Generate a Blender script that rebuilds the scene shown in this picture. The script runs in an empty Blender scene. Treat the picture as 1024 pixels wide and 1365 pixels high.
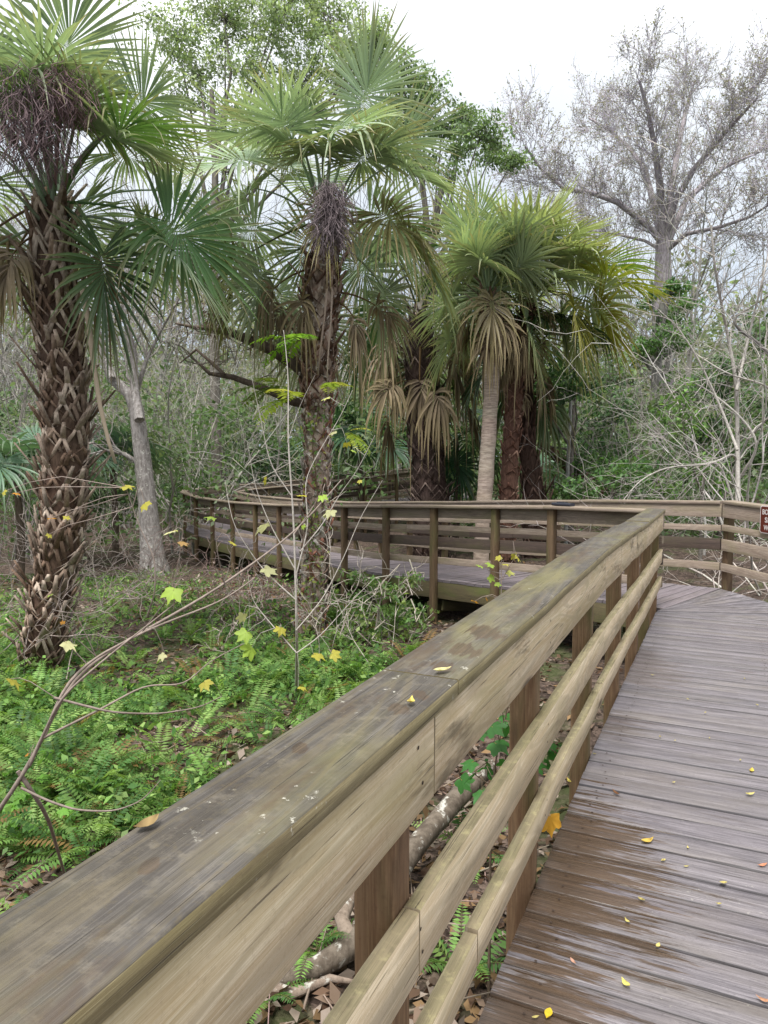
import bpy, math, random
import numpy as np
from mathutils import Vector

random.seed(7)
RS = np.random.RandomState(11)
SC = bpy.context.scene
COL = SC.collection
TAU = math.tau
R = math.radians

def S(r, g, b):
    def f(c):
        c /= 255.0
        return c / 12.92 if c <= 0.04045 else ((c + 0.055) / 1.055) ** 2.4
    return np.array((f(r), f(g), f(b)))

# ------------------------------------------------------------------ camera
FPX, PITCH, EYE = 965.26, 0.0817, 1.566
cp, sp_ = math.cos(PITCH), math.sin(PITCH)
def ray(px, py):
    u = (px - 512) / FPX; v = (682.5 - py) / FPX
    d = cp + v * sp_
    return u / d, (v * cp - sp_) / d
def P(px, py, Y):
    """the point of the place seen at that pixel of the survey photograph, Y metres ahead"""
    a, b = ray(px, py)
    return Vector((a * Y, Y, EYE + b * Y))
def PZ(px, py, z):
    a, b = ray(px, py)
    Y = (z - EYE) / b
    return Vector((a * Y, Y, z))

cam = bpy.data.cameras.new('camera'); camo = bpy.data.objects.new('camera', cam)
COL.objects.link(camo); SC.camera = camo
cam.sensor_fit = 'VERTICAL'; cam.sensor_height = 24; cam.lens = 24 * FPX / 1365
cam.clip_start = 0.05; cam.clip_end = 600
camo.location = (0, 0, EYE); camo.rotation_euler = (math.pi / 2 - PITCH, 0, 0)

# ------------------------------------------------------------------ node helpers
class NT:
    def __init__(s, name):
        s.m = bpy.data.materials.new(name); s.m.use_nodes = True
        s.t = s.m.node_tree; s.t.nodes.clear()
        s.out = s.t.nodes.new('ShaderNodeOutputMaterial')
    def n(s, typ, ins=None, **kw):
        nd = s.t.nodes.new('ShaderNode' + typ)
        for k, v in kw.items(): setattr(nd, k, v)
        for k, v in (ins or {}).items(): s.set(nd.inputs[k], v)
        return nd
    def set(s, sock, v):
        if isinstance(v, bpy.types.NodeSocket): s.t.links.new(v, sock)
        elif isinstance(v, np.ndarray): sock.default_value = (*[float(x) for x in v], 1.0)
        else: sock.default_value = v
    def math(s, op, a, b=0.0, c=None, clamp=False):
        nd = s.n('Math', operation=op, use_clamp=clamp)
        s.set(nd.inputs[0], a); s.set(nd.inputs[1], b)
        if c is not None: s.set(nd.inputs[2], c)
        return nd.outputs[0]
    def mix(s, f, a, b, mode='MIX'):
        nd = s.n('Mix', data_type='RGBA', blend_type=mode)
        s.set(nd.inputs[0], f); s.set(nd.inputs[6], a); s.set(nd.inputs[7], b)
        return nd.outputs[2]
    def step(s, x, lo, hi):
        nd = s.n('MapRange', interpolation_type='SMOOTHSTEP')
        s.set(nd.inputs[0], x); nd.inputs[1].default_value = lo; nd.inputs[2].default_value = hi
        return nd.outputs[0]
    def noise(s, vec, scale, detail=3.0, rough=0.55, dist=0.0):
        nd = s.n('TexNoise', {'Vector': vec, 'Scale': scale, 'Detail': detail, 'Roughness': rough, 'Distortion': dist})
        return nd.outputs[0]
    def vmul(s, vec, xyz):
        nd = s.n('VectorMath', operation='MULTIPLY'); s.set(nd.inputs[0], vec); nd.inputs[1].default_value = xyz
        return nd.outputs[0]
    def attr(s, name, out='Vector'):
        return s.n('Attribute', attribute_name=name).outputs[out]
    def pos(s): return s.n('NewGeometry').outputs['Position']
    def bsdf(s, col, rough, spec=0.4, normal=None):
        b = s.n('BsdfPrincipled', {'Base Color': col, 'Roughness': rough, 'Specular IOR Level': spec})
        if normal is not None: s.set(b.inputs['Normal'], normal)
        return b.outputs[0]
    def bump(s, h, strength, dist=0.01):
        return s.n('Bump', {'Height': h, 'Strength': strength, 'Distance': dist}).outputs[0]
    def fin(s, sh):
        s.t.links.new(sh, s.out.inputs[0]); return s.m

def wood(name, pale, dark, algae, algae_amt=0.3, stain=0.35, stain_col=S(62, 50, 38), rough=0.75, wet=None, speck=0.0, bumpk=0.5, ringk=0.05, top=None, lines=0.45):
    N = NT(name)
    tint = N.attr('col', 'Color'); pos = N.pos()
    nz0 = N.n('SeparateXYZ', {'Vector': N.n('NewGeometry').outputs['True Normal']}).outputs[2]
    fz = N.math('MULTIPLY', N.math('SNAP', N.math('MULTIPLY_ADD', nz0, 1.6, 0.2), 1.0), 1.37)
    av = N.n('VectorMath', operation='ADD'); N.set(av.inputs[0], N.attr('uvw')); N.set(av.inputs[1], N.n('CombineXYZ', {'X': 0.0, 'Y': 0.0, 'Z': fz}).outputs[0])
    uvw = av.outputs[0]
    grain0 = N.math('ADD', N.math('MULTIPLY', N.noise(N.vmul(uvw, (4.0, 190, 31)), 1.0, 6.0, 0.75), 0.62), N.math('MULTIPLY', N.noise(N.vmul(uvw, (1.2, 36, 37)), 1.0, 5.0, 0.65), 0.38))
    fib = N.noise(N.vmul(uvw, (9.0, 640, 11)), 1.0, 3.0, 0.7)
    grain = N.math('ADD', N.math('MULTIPLY', grain0, 0.66), N.math('MULTIPLY', fib, 0.34))
    cath = N.noise(N.vmul(uvw, (0.75, 6, 23)), 1.0, 1.5, 0.45, 0.25)
    rings = N.math('SINE', N.math('MULTIPLY', cath, 62.0))
    rings = N.math('MULTIPLY_ADD', rings, 0.5, 0.5)
    g = N.math('ADD', N.math('MULTIPLY', grain, 0.86), N.math('MULTIPLY', rings, ringk))
    c = N.mix(N.step(g, 0.36, 0.62), dark, pale)
    if top is not None:
        nzv = N.n('SeparateXYZ', {'Vector': N.n('NewGeometry').outputs['True Normal']}).outputs[2]
        big = N.noise(N.vmul(uvw, (1.0, 7, 3)), 1.0, 5.0, 0.7, 0.4)
        tc_ = N.mix(N.step(big, 0.35, 0.68), N.mix(N.step(g, 0.37, 0.62), top[1], top[0]), N.mix(N.step(g, 0.37, 0.62), top[3], top[2]))
        mot = N.noise(pos, 26.0, 5.0, 0.7); mot2 = N.noise(pos, 7.0, 4.0, 0.6)
        tc_ = N.mix(N.math('MULTIPLY', N.step(mot, 0.5, 0.68), 0.45), tc_, top[2] * 1.5)
        tc_ = N.mix(N.math('MULTIPLY', N.step(mot2, 0.52, 0.68), 0.5), tc_, top[3] * 0.8)
        c = N.mix(N.step(nzv, 0.45, 0.75), c, tc_)
    line = N.math('MULTIPLY', N.step(rings, 0.62, 0.98), N.math('MULTIPLY', lines, N.step(grain, 0.3, 0.6)))
    c = N.mix(line, c, dark * 0.62)
    blot = N.noise(N.vmul(uvw, (1.3, 5, 17)), 1.0, 4.0, 0.6, 0.3)
    al = N.math('MULTIPLY', N.step(blot, 0.42, 0.72), algae_amt)
    c = N.mix(al, c, algae)
    st = N.noise(N.vmul(uvw, (2.2, 9, 41)), 1.0, 5.0, 0.7, 0.2)
    stf = N.math('MULTIPLY', N.step(st, 0.53, 0.70), stain)
    c = N.mix(stf, c, stain_col)
    vor = N.n('TexVoronoi', {'Vector': N.vmul(uvw, (0.9, 4.2, 13)), 'Scale': 1.0, 'Randomness': 1.0})
    knot = N.math('SUBTRACT', 1.0, N.step(vor.outputs['Distance'], 0.035, 0.10))
    c = N.mix(N.math('MULTIPLY', knot, 0.75), c, S(70, 50, 36))
    crack = N.noise(N.vmul(uvw, (3.6, 210, 57)), 1.0, 2.0, 0.5)
    ck = N.math('MULTIPLY', N.step(crack, 0.66, 0.73), 0.65)
    c = N.mix(ck, c, S(48, 40, 32))
    if speck:
        sk = N.noise(pos, 38.0, 4.0, 0.7); sk2 = N.noise(pos, 3.1, 2.0, 0.5)
        f = N.math('MULTIPLY', N.math('MULTIPLY', N.step(sk, 0.63, 0.70), N.step(sk2, 0.45, 0.62)), speck)
        c = N.mix(f, c, S(190, 186, 172))
    c = N.mix(1.0, c, tint, 'MULTIPLY')
    fine = N.noise(pos, 70.0, 4.0, 0.7)
    c = N.mix(N.math('MULTIPLY', N.step(fine, 0.52, 0.7), 0.3), c, dark * 0.6)
    rg = N.math('MULTIPLY_ADD', grain, 0.25, rough - 0.12)
    if wet is not None:
        tot = None
        for (x, y, rx, ry, k) in wet:
            d = N.n('VectorMath', operation='SUBTRACT'); N.set(d.inputs[0], pos); d.inputs[1].default_value = (x, y, 0)
            d = N.vmul(d.outputs[0], (1 / rx, 1 / ry, 0))
            ln = N.n('VectorMath', operation='LENGTH'); N.set(ln.inputs[0], d)
            nz = N.noise(N.vmul(uvw, (2.6, 34, 5)), 1.0, 5.0, 0.7)
            q = N.math('ADD', ln.outputs['Value'], N.math('MULTIPLY_ADD', nz, 2.8, -1.4))
            f = N.math('MULTIPLY', N.math('SUBTRACT', 1.0, N.step(q, 0.80, 1.02)), k)
            tot = f if tot is None else N.math('MAXIMUM', tot, f)
        wc = N.mix(N.step(grain, 0.36, 0.62), S(44, 34, 24), S(88, 68, 48))
        c = N.mix(tot, c, wc)
        rg = N.math('SUBTRACT', rg, N.math('MULTIPLY', tot, 0.26))
    h = N.math('ADD', N.math('MULTIPLY', g, 0.6), N.math('MULTIPLY', ck, -1.0))
    return N.fin(N.bsdf(c, rg, 0.45, N.bump(h, bumpk, 0.004)))

M = {}
TH, LI = 0.4325, 0.5044
ct, st = math.cos(TH), math.sin(TH)
def wetspot(px, py, r, k):
    q = PZ(px, py, 1.07); return (q.x, q.y, r, r * 1.7, k)
WETCAP = [wetspot(648, 842, 0.05, 0.7), wetspot(622, 866, 0.04, 0.7), wetspot(590, 888, 0.03, 0.7), wetspot(560, 925, 0.022, 0.7), wetspot(535, 945, 0.02, 0.6), wetspot(400, 996, 0.015, 0.6), wetspot(200, 1155, 0.012, 0.5)]
M['cap'] = wood('cap_wood', S(176, 164, 126), S(120, 106, 74), S(128, 122, 70), 0.5, 0.6, S(78, 60, 42), 0.66, speck=0.9, bumpk=0.7, ringk=0.05, wet=WETCAP, top=(S(122, 117, 111), S(74, 69, 64), S(102, 95, 83), S(58, 52, 45)))
def facespot(px, py, r, k):
    a = ray(px, py)[0]; L = LI + 0.016
    t = L * (ct + a * st) / (st - a * ct); return (-L * ct + t * st, L * st + t * ct, r, r, k)
WETF = None
M['fascia'] = wood('pale_pine', S(250, 236, 208), S(196, 172, 136), S(160, 150, 98), 0.45, 0.7, S(84, 72, 50), 0.82, ringk=0.05, wet=WETF, lines=0.55, top=(S(204, 190, 156), S(150, 136, 106), S(172, 162, 118), S(122, 112, 84)))
M['rail'] = wood('rail_pine', S(250, 236, 208), S(196, 174, 140), S(140, 132, 88), 0.4, 0.3, S(96, 80, 58), 0.82, ringk=0.05, lines=0.55, top=(S(204, 190, 156), S(150, 136, 106), S(172, 162, 118), S(122, 112, 84)))
M['post'] = wood('post_pine', S(166, 136, 102), S(108, 80, 56), S(86, 88, 44), 0.8, 0.4, S(56, 46, 30), 0.8)
M['far'] = wood('far_rail_wood', S(192, 176, 160), S(128, 111, 97), S(120, 116, 72), 0.45, 0.4, S(72, 60, 48), 0.8)
M['farpost'] = wood('far_post_wood', S(142, 116, 88), S(94, 74, 54), S(92, 94, 50), 0.65, 0.4, S(50, 40, 30), 0.8)
M['darkwood'] = wood('damp_board', S(104, 86, 76), S(62, 50, 44), S(84, 84, 46), 0.4, 0.4, S(40, 32, 26), 0.8)
M['deck'] = wood('deck_wood', S(168, 161, 165), S(86, 81, 85), S(134, 126, 116), 0.4, 0.4, S(92, 82, 76), 0.5,
                 wet=[(0.50, 2.75, 0.55, 0.75, 0.92), (0.35, 1.75, 0.40, 0.35, 0.85), (0.95, 4.15, 0.55, 0.28, 0.45), (1.9, 5.6, 0.35, 0.8, 0.35)], speck=0.35, bumpk=0.8, ringk=0.03, lines=0.2)
M['bdeck'] = wood('far_deck_wood', S(160, 151, 156), S(108, 98, 102), S(120, 112, 100), 0.3, 0.4, S(90, 78, 72), 0.6)
M['stringer'] = wood('stringer_wood', S(120, 108, 74), S(74, 66, 46), S(84, 92, 40), 0.8, 0.5, S(46, 38, 26), 0.85)

def leafmat(name, trans=0.3, rough=0.45, spec=0.4):
    N = NT(name)
    c = N.attr('col', 'Color')
    nz = N.noise(N.pos(), 40.0, 2.0)
    c2 = N.mix(N.math('MULTIPLY', nz, 0.35), c, N.mix(1.0, c, S(190, 190, 150), 'MULTIPLY'))
    b = N.bsdf(c2, rough, spec)
    t = N.n('BsdfTranslucent', {'Color': N.mix(1.0, c2, np.array((1.1, 1.15, 0.6)), 'MULTIPLY')}).outputs[0]
    mx = N.n('MixShader', {0: trans}); N.set(mx.inputs[1], b); N.set(mx.inputs[2], t)
    return N.fin(mx.outputs[0])
M['leaf'] = leafmat('leaf', 0.45, 0.5, 0.3)
M['frond'] = leafmat('palm_leaf', 0.3, 0.4, 0.5)
M['dry'] = leafmat('dry_leaf', 0.15, 0.8, 0.15)

def barkmat(name, scale=(14, 14, 5), k=0.55, lich=None, lk=0.0, bumpk=0.6, red=None):
    N = NT(name)
    c = N.attr('col', 'Color'); pos = N.pos()
    a = N.noise(N.vmul(pos, scale), 1.0, 5.0, 0.65)
    c2 = N.mix(N.math('MULTIPLY', N.step(a, 0.35, 0.65), k), c, N.mix(1.0, c, S(120, 110, 100), 'MULTIPLY'))
    if red is not None:
        c2 = N.mix(N.math('MULTIPLY', N.step(N.noise(N.vmul(pos, (9, 9, 4)), 1.0, 5.0, 0.65), 0.5, 0.62), 0.3), c2, red)
    if lich is not None:
        b = N.noise(pos, 13.0, 5.0, 0.65, 0.3)
        c2 = N.mix(N.math('MULTIPLY', N.step(b, 0.56, 0.66), lk), c2, lich)
    return N.fin(N.bsdf(c2, 0.85, 0.2, N.bump(a, bumpk, 0.02)))
M['bark'] = barkmat('bark')
M['boots'] = barkmat('palm_boots', (30, 30, 9), 0.6)
M['lichen'] = barkmat('lichen_bark', (18, 18, 6), 0.6, S(196, 194, 184), 0.8)
M['ringed'] = barkmat('ringed_trunk', (6, 6, 34), 0.55, S(176, 160, 140), 0.35)
M['mottled'] = barkmat('mottled_trunk', (15, 15, 6), 0.85, S(214, 206, 196), 0.9, red=S(134, 74, 56))
M['twig'] = barkmat('twig', (30, 30, 30), 0.35, bumpk=0.1)

def simple(name, col, rough=0.5, spec=0.4):
    N = NT(name); nz = N.noise(N.pos(), 25.0, 3.0)
    c = N.mix(N.math('MULTIPLY', nz, 0.4), col, col * 0.8)
    return N.fin(N.bsdf(c, rough, spec))
M['signred'] = simple('sign_brown', S(96, 40, 26), 0.45)
M['signwhite'] = simple('sign_white', S(226, 216, 212), 0.5)
M['plastic'] = simple('dark_plastic', S(44, 46, 56), 0.4)

def ground_mat():
    N = NT('forest_floor'); pos = N.pos()
    v = N.n('TexVoronoi', {'Vector': pos, 'Scale': 17.0, 'Randomness': 1.0})
    sep = N.n('SeparateColor', {'Color': v.outputs['Color']})
    c = N.mix(sep.outputs[0], S(52, 42, 36), S(112, 96, 86))
    c = N.mix(N.step(N.noise(pos, 31.0, 4.0), 0.5, 0.66), c, S(46, 38, 30))
    c = N.mix(N.math('MULTIPLY', N.step(N.noise(pos, 1.3, 4.0), 0.5, 0.62), 0.6), c, S(70, 84, 44))
    c = N.mix(N.math('MULTIPLY', N.step(N.noise(pos, 4.3, 4.0), 0.45, 0.7), 0.5), c, S(52, 42, 36))
    return N.fin(N.bsdf(c, 0.9, 0.2, N.bump(N.noise(pos, 23.0, 4.0), 0.8, 0.04)))
M['ground'] = ground_mat()

# ------------------------------------------------------------------ mesh helpers
ORG = {}
class MB:
    def __init__(s):
        s.V = []; s.F = {3: [], 4: []}; s.C = []; s.U = []; s.n = 0
    def add(s, v, f, col=(1, 1, 1), uvw=None):
        v = np.asarray(v, float).reshape(-1, 3); f = np.asarray(f, int)
        s.V.append(v)
        c = np.asarray(col, float)
        s.C.append(np.broadcast_to(c, (len(v), 3)) if c.ndim == 1 else c)
        s.U.append(np.zeros((len(v), 3)) if uvw is None else np.asarray(uvw, float))
        for k in (3, 4):
            if f.ndim == 2 and f.shape[1] == k: s.F[k].append(f + s.n)
        s.n += len(v)
    def build(s, name, mat, parent=None, loc=None, smooth=False):
        me = bpy.data.meshes.new(name)
        org = np.zeros(3)
        if parent is not None: org = ORG[parent.name]
        elif loc is not None: org = np.array(loc, float)
        if s.n:
            V = np.concatenate(s.V) - org
            me.vertices.add(len(V)); me.vertices.foreach_set('co', V.ravel())
            fs = []; st = []; o = 0; tot = 0
            for k in (4, 3):
                if s.F[k]:
                    F = np.concatenate(s.F[k]); fs.append(F.ravel())
                    st.append(o + np.arange(len(F)) * k); o += F.size; tot += len(F)
            L = np.concatenate(fs); me.loops.add(len(L)); me.loops.foreach_set('vertex_index', L)
            me.polygons.add(tot); me.polygons.foreach_set('loop_start', np.concatenate(st))
            if smooth: me.polygons.foreach_set('use_smooth', np.ones(tot, bool))
            a = me.attributes.new('col', 'FLOAT_COLOR', 'POINT')
            a.data.foreach_set('color', np.hstack([np.concatenate(s.C), np.ones((len(V), 1))]).ravel())
            a = me.attributes.new('uvw', 'FLOAT_VECTOR', 'POINT')
            a.data.foreach_set('vector', np.concatenate(s.U).ravel())
            me.update(calc_edges=True); me.validate()
        me.materials.append(mat)
        ob = bpy.data.objects.new(name, me); COL.objects.link(ob)
        if parent is not None:
            ob.parent = parent; ORG[ob.name] = org if parent.type == 'EMPTY' else ORG[parent.name]
        else:
            ob.location = org; ORG[ob.name] = org
        return ob

def tag(o, label, cat, group=None, kind=None):
    o['label'] = label
    if cat: o['category'] = cat
    if group: o['group'] = group
    if kind: o['kind'] = kind
    return o
def thing(name, label, cat, loc, group=None):
    o = bpy.data.objects.new(name, None); COL.objects.link(o); o.empty_display_size = 0.2
    o.location = loc; ORG[o.name] = np.array(loc, float)
    return tag(o, label, cat, group)

UPV = np.array((0, 0, 1.0))
def unit(v):
    v = np.asarray(v, float); return v / (np.linalg.norm(v, axis=-1, keepdims=True) + 1e-12)

def tube(mb, pts, rad, sides=8, col=(1, 1, 1), wob=0.0, cap=True):
    pts = np.array([tuple(p) for p in pts], float); n = len(pts)
    rad = np.broadcast_to(np.asarray(rad, float), (n,))
    tan = unit(np.gradient(pts, axis=0))
    ref = np.array((0.0, 0, 1)) if abs(tan[0, 2]) < 0.9 else np.array((1.0, 0, 0))
    s = unit(np.cross(tan[0], ref)); A = np.linspace(0, TAU, sides, endpoint=False)
    V = []
    for i in range(n):
        s = unit(s - tan[i] * np.dot(s, tan[i])); b = np.cross(tan[i], s)
        r = rad[i] * (1 + (RS.uniform(-wob, wob, sides) if wob else 0))
        V.append(pts[i] + (np.cos(A) * r)[:, None] * s + (np.sin(A) * r)[:, None] * b)
    V = np.concatenate(V)
    i, j = np.meshgrid(np.arange(n - 1), np.arange(sides), indexing='ij')
    j2 = (j + 1) % sides
    F = np.stack([i * sides + j, i * sides + j2, (i + 1) * sides + j2, (i + 1) * sides + j], -1).reshape(-1, 4)
    c = np.asarray(col, float)
    if c.ndim == 2: c = np.repeat(c, sides, 0)
    mb.add(V, F, c)
    if cap:
        for e in (0, n - 1):
            ring = V[e * sides:(e + 1) * sides]
            k = np.arange(sides)
            mb.add(np.vstack([ring, ring.mean(0)]), np.stack([k, (k + 1) % sides, np.full(sides, sides)], -1), c[-1] if c.ndim == 2 else c)

def segs(mb, p0, p1, r0, r1, col, sides=4):
    """many straight tapered pieces at once"""
    p0 = np.asarray(p0, float); p1 = np.asarray(p1, float); n = len(p0)
    if n == 0: return
    t = unit(p1 - p0); ref = np.where(np.abs(t[:, 2:3]) < 0.9, np.array((0, 0, 1.0)), np.array((1.0, 0, 0)))
    s = unit(np.cross(t, ref)); b = np.cross(t, s)
    A = np.linspace(0, TAU, sides, endpoint=False)
    off = np.cos(A)[None, :, None] * s[:, None] + np.sin(A)[None, :, None] * b[:, None]
    a = p0[:, None] + off * np.asarray(r0, float).reshape(-1, 1, 1); c = p1[:, None] + off * np.asarray(r1, float).reshape(-1, 1, 1)
    V = np.concatenate([a, c], 1).reshape(-1, 3)
    j = np.arange(sides); j2 = (j + 1) % sides
    F = np.stack([j, j2, j2 + sides, j + sides], -1)[None] + (np.arange(n) * 2 * sides)[:, None, None]
    col = np.asarray(col, float)
    C = np.repeat(col, 2 * sides, 0) if col.ndim == 2 else col
    mb.add(V, F.reshape(-1, 4), C)

def quads(mb, c, d, nrm, L, W, col):
    """many single leaves: pointed four-sided blades from base c along d"""
    c = np.asarray(c, float); n = len(c)
    if n == 0: return
    d = unit(d); s = unit(np.cross(d, nrm)); up = np.cross(s, d)
    L = np.broadcast_to(L, (n,))[:, None]; W = np.broadcast_to(W, (n,))[:, None]
    V = np.stack([c, c + d * L * 0.45 + s * W * 0.5 + up * W * 0.12, c + d * L - up * L * 0.08, c + d * L * 0.45 - s * W * 0.5 + up * W * 0.12], 1).reshape(-1, 3)
    F = np.arange(4 * n).reshape(n, 4)
    col = np.asarray(col, float)
    mb.add(V, F, np.repeat(col, 4, 0) if col.ndim == 2 else col)

def rcol(base, n, v=0.25, hue=0.08):
    base = np.asarray(base, float)
    return np.clip(base * RS.uniform(1 - v, 1 + v, (n, 1)) * RS.uniform(1 - hue, 1 + hue, (n, 3)), 0.003, 0.9)
def rdir(n): return unit(RS.normal(size=(n, 3)))

def clumps(mb, centers, rad, per, size, cols, flat=0.7, aspect=0.5):
    centers = np.asarray(centers, float); m = len(centers)
    if m == 0: return
    rad = np.broadcast_to(rad, (m,))
    idx = np.repeat(np.arange(m), per)
    o = unit(RS.normal(size=(len(idx), 3))) * (RS.uniform(0, 1, (len(idx), 1)) ** 0.5) * rad[idx][:, None]
    o[:, 2] *= flat
    c = centers[idx] + o
    d = rdir(len(idx)); d[:, 2] -= 0.25
    nr = rdir(len(idx)); nr[:, 2] += 0.9
    L = size * RS.uniform(0.6, 1.35, len(idx))
    cc = cols[np.arange(m) % len(cols)][idx] if len(cols) != m else cols[idx]
    quads(mb, c, d, nr, L, L * aspect, cc * RS.uniform(0.7, 1.3, (len(idx), 1)))

def sm(a, b, x):
    t = min(1, max(0, (x - a) / (b - a))); return t * t * (3 - 2 * t)
def gz(x, y):
    z = -0.86 - 0.55 * sm(9, 20, y) * sm(3, -4, x) + 0.12 * sm(2, 6, x) * sm(7, 12, y)
    z += 0.05 * math.sin(x * 1.7 + 0.6 * y) + 0.04 * math.sin(y * 2.3 - x * 0.9) + 0.025 * math.sin(5.1 * x + 3.7 * y)
    return z

# ------------------------------------------------------------------ boards
def board(mb, p0, p1, w, t, side, tint, cut0=None, cut1=None, ch=0.004, wob=0.0015, u0=None):
    """a sawn board from p0 to p1; w along 'side', t across it; ends cut by planes"""
    p0 = np.array(p0, float); p1 = np.array(p1, float)
    a = unit(p1 - p0); Ln = np.linalg.norm(p1 - p0)
    s = np.asarray(side, float); s = unit(s - a * np.dot(s, a)); u = np.cross(a, s)
    hw, ht = w / 2, t / 2
    pr = [(-hw + ch, -ht), (hw - ch, -ht), (hw, -ht + ch), (hw, ht - ch), (hw - ch, ht), (-hw + ch, ht), (-hw, ht - ch), (-hw, -ht + ch)]
    pr.append(pr[0]); pr = np.array(pr)
    per = np.concatenate([[0], np.cumsum(np.linalg.norm(np.diff(pr, axis=0), axis=1))])
    off = pr[:, :1] * s + pr[:, 1:] * u
    n = max(2, int(Ln / 0.3) + 1); rnd = RS.uniform(0, 50); u0 = RS.uniform(0, 20) if u0 is None else u0
    V = []; U = []
    d0 = -(off @ cut0) / np.dot(a, cut0) if cut0 is not None else np.zeros(len(pr))
    d1 = -(off @ cut1) / np.dot(a, cut1) if cut1 is not None else np.zeros(len(pr))
    for i in range(n):
        f = i / (n - 1)
        wv = RS.normal(0, wob, 3) if 0 < i < n - 1 else np.zeros(3)
        sh = d0 * (1 - f) + d1 * f
        V.append(p0 + a * Ln * f + off + wv + sh[:, None] * a)
        U.append(np.stack([np.full(9, u0 + Ln * f) + sh, per, np.full(9, rnd)], -1))
    i, j = np.meshgrid(np.arange(n - 1), np.arange(8), indexing='ij')
    F = np.stack([i * 9 + j, i * 9 + j + 1, (i + 1) * 9 + j + 1, (i + 1) * 9 + j], -1).reshape(-1, 4)
    mb.add(np.concatenate(V), F, tint, np.concatenate(U))
    for e in (0, n - 1):
        ring = V[e][:8]; k = np.arange(8)
        uv = np.stack([pr[:8, 0] * 0.3 + rnd, pr[:8, 1] * 0.3, np.full(8, rnd + 3)], -1)
        mb.add(np.vstack([ring, ring.mean(0)]), np.stack([k, (k + 1) % 8, np.full(8, 8)], -1), np.asarray(tint) * 0.8,
               np.vstack([uv, uv.mean(0)]))

def plank(mb, a, b, c, d, t, tint):
    """deck plank with top corners a-b (one long edge) and d-c (the other)"""
    top = np.array([a, b, c, d], float); bot = top - (0, 0, t); mid = (top[0] + top[3]) / 2
    Ln = np.linalg.norm(top[1] - top[0]); W = np.linalg.norm(top[3] - top[0])
    u0 = RS.uniform(0, 30); r = RS.uniform(0, 60)
    n = max(2, int(Ln / 0.22) + 1)
    f = np.linspace(0, 1, n)[:, None]
    e1 = top[0] * (1 - f) + top[1] * f; e2 = top[3] * (1 - f) + top[2] * f
    cup = np.array((0, 0, 0.002)); across = (e2 - e1)
    rows = [e1 - (0, 0, t), e1 - cup, e1 + across * 0.03, e1 + across * 0.5 + cup * 0.2, e1 + across * 0.97, e2 - cup, e2 - (0, 0, t)]
    rows = [q + RS.normal(0, 0.0006, q.shape) for q in rows]
    vv = [-t, 0, W * 0.04, W * 0.5, W * 0.96, W, W + t]
    V = np.concatenate(rows); U = np.concatenate([np.hstack([u0 + f * Ln, np.full((n, 1), v), np.full((n, 1), r)]) for v in vv])
    i, j = np.meshgrid(np.arange(6), np.arange(n - 1), indexing='ij')
    F = np.stack([i * n + j, i * n + j + 1, (i + 1) * n + j + 1, (i + 1) * n + j], -1).reshape(-1, 4)
    Ct = np.repeat(np.array([0.42, 0.42, 1, 1, 1, 0.42, 0.42]), n)[:, None] * np.asarray(tint)   # seam shade painted into the side faces, along with mould stain
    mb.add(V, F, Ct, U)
    for e in (0, n - 1):
        q = np.array([rows[1][e], rows[5][e], rows[6][e], rows[0][e]])
        mb.add(q, [[0, 1, 2, 3]], np.asarray(tint) * 0.85, np.array([[u0, 0, r], [u0, W, r], [u0, W, r + 1], [u0, 0, r + 1]]) * (1, 0.5, 1))

def deck(mb, near, far, w=0.147, gap=0.011, t=0.036, tone=0.2):
    for i in range(len(near) - 1):
        n0, n1, f0, f1 = [np.array(q, float) for q in (near[i], near[i + 1], far[i], far[i + 1])]
        Ln = max(np.linalg.norm(n1 - n0), np.linalg.norm(f1 - f0)); k = max(1, round(Ln / w))
        for j in range(k):
            s0 = j / k; s1 = (j + 1) / k
            g = gap / max(Ln, 1e-3) / 2
            z = np.array((0, 0, RS.normal(0, 0.002)))
            A = n0 + (n1 - n0) * (s0 + g) + z; D = n0 + (n1 - n0) * (s1 - g) + z
            B = f0 + (f1 - f0) * (s0 + g) + z; C = f0 + (f1 - f0) * (s1 - g) + z
            plank(mb, A, B, C, D, t, rcol((1, 1, 1), 1, tone, 0.015)[0])

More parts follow.
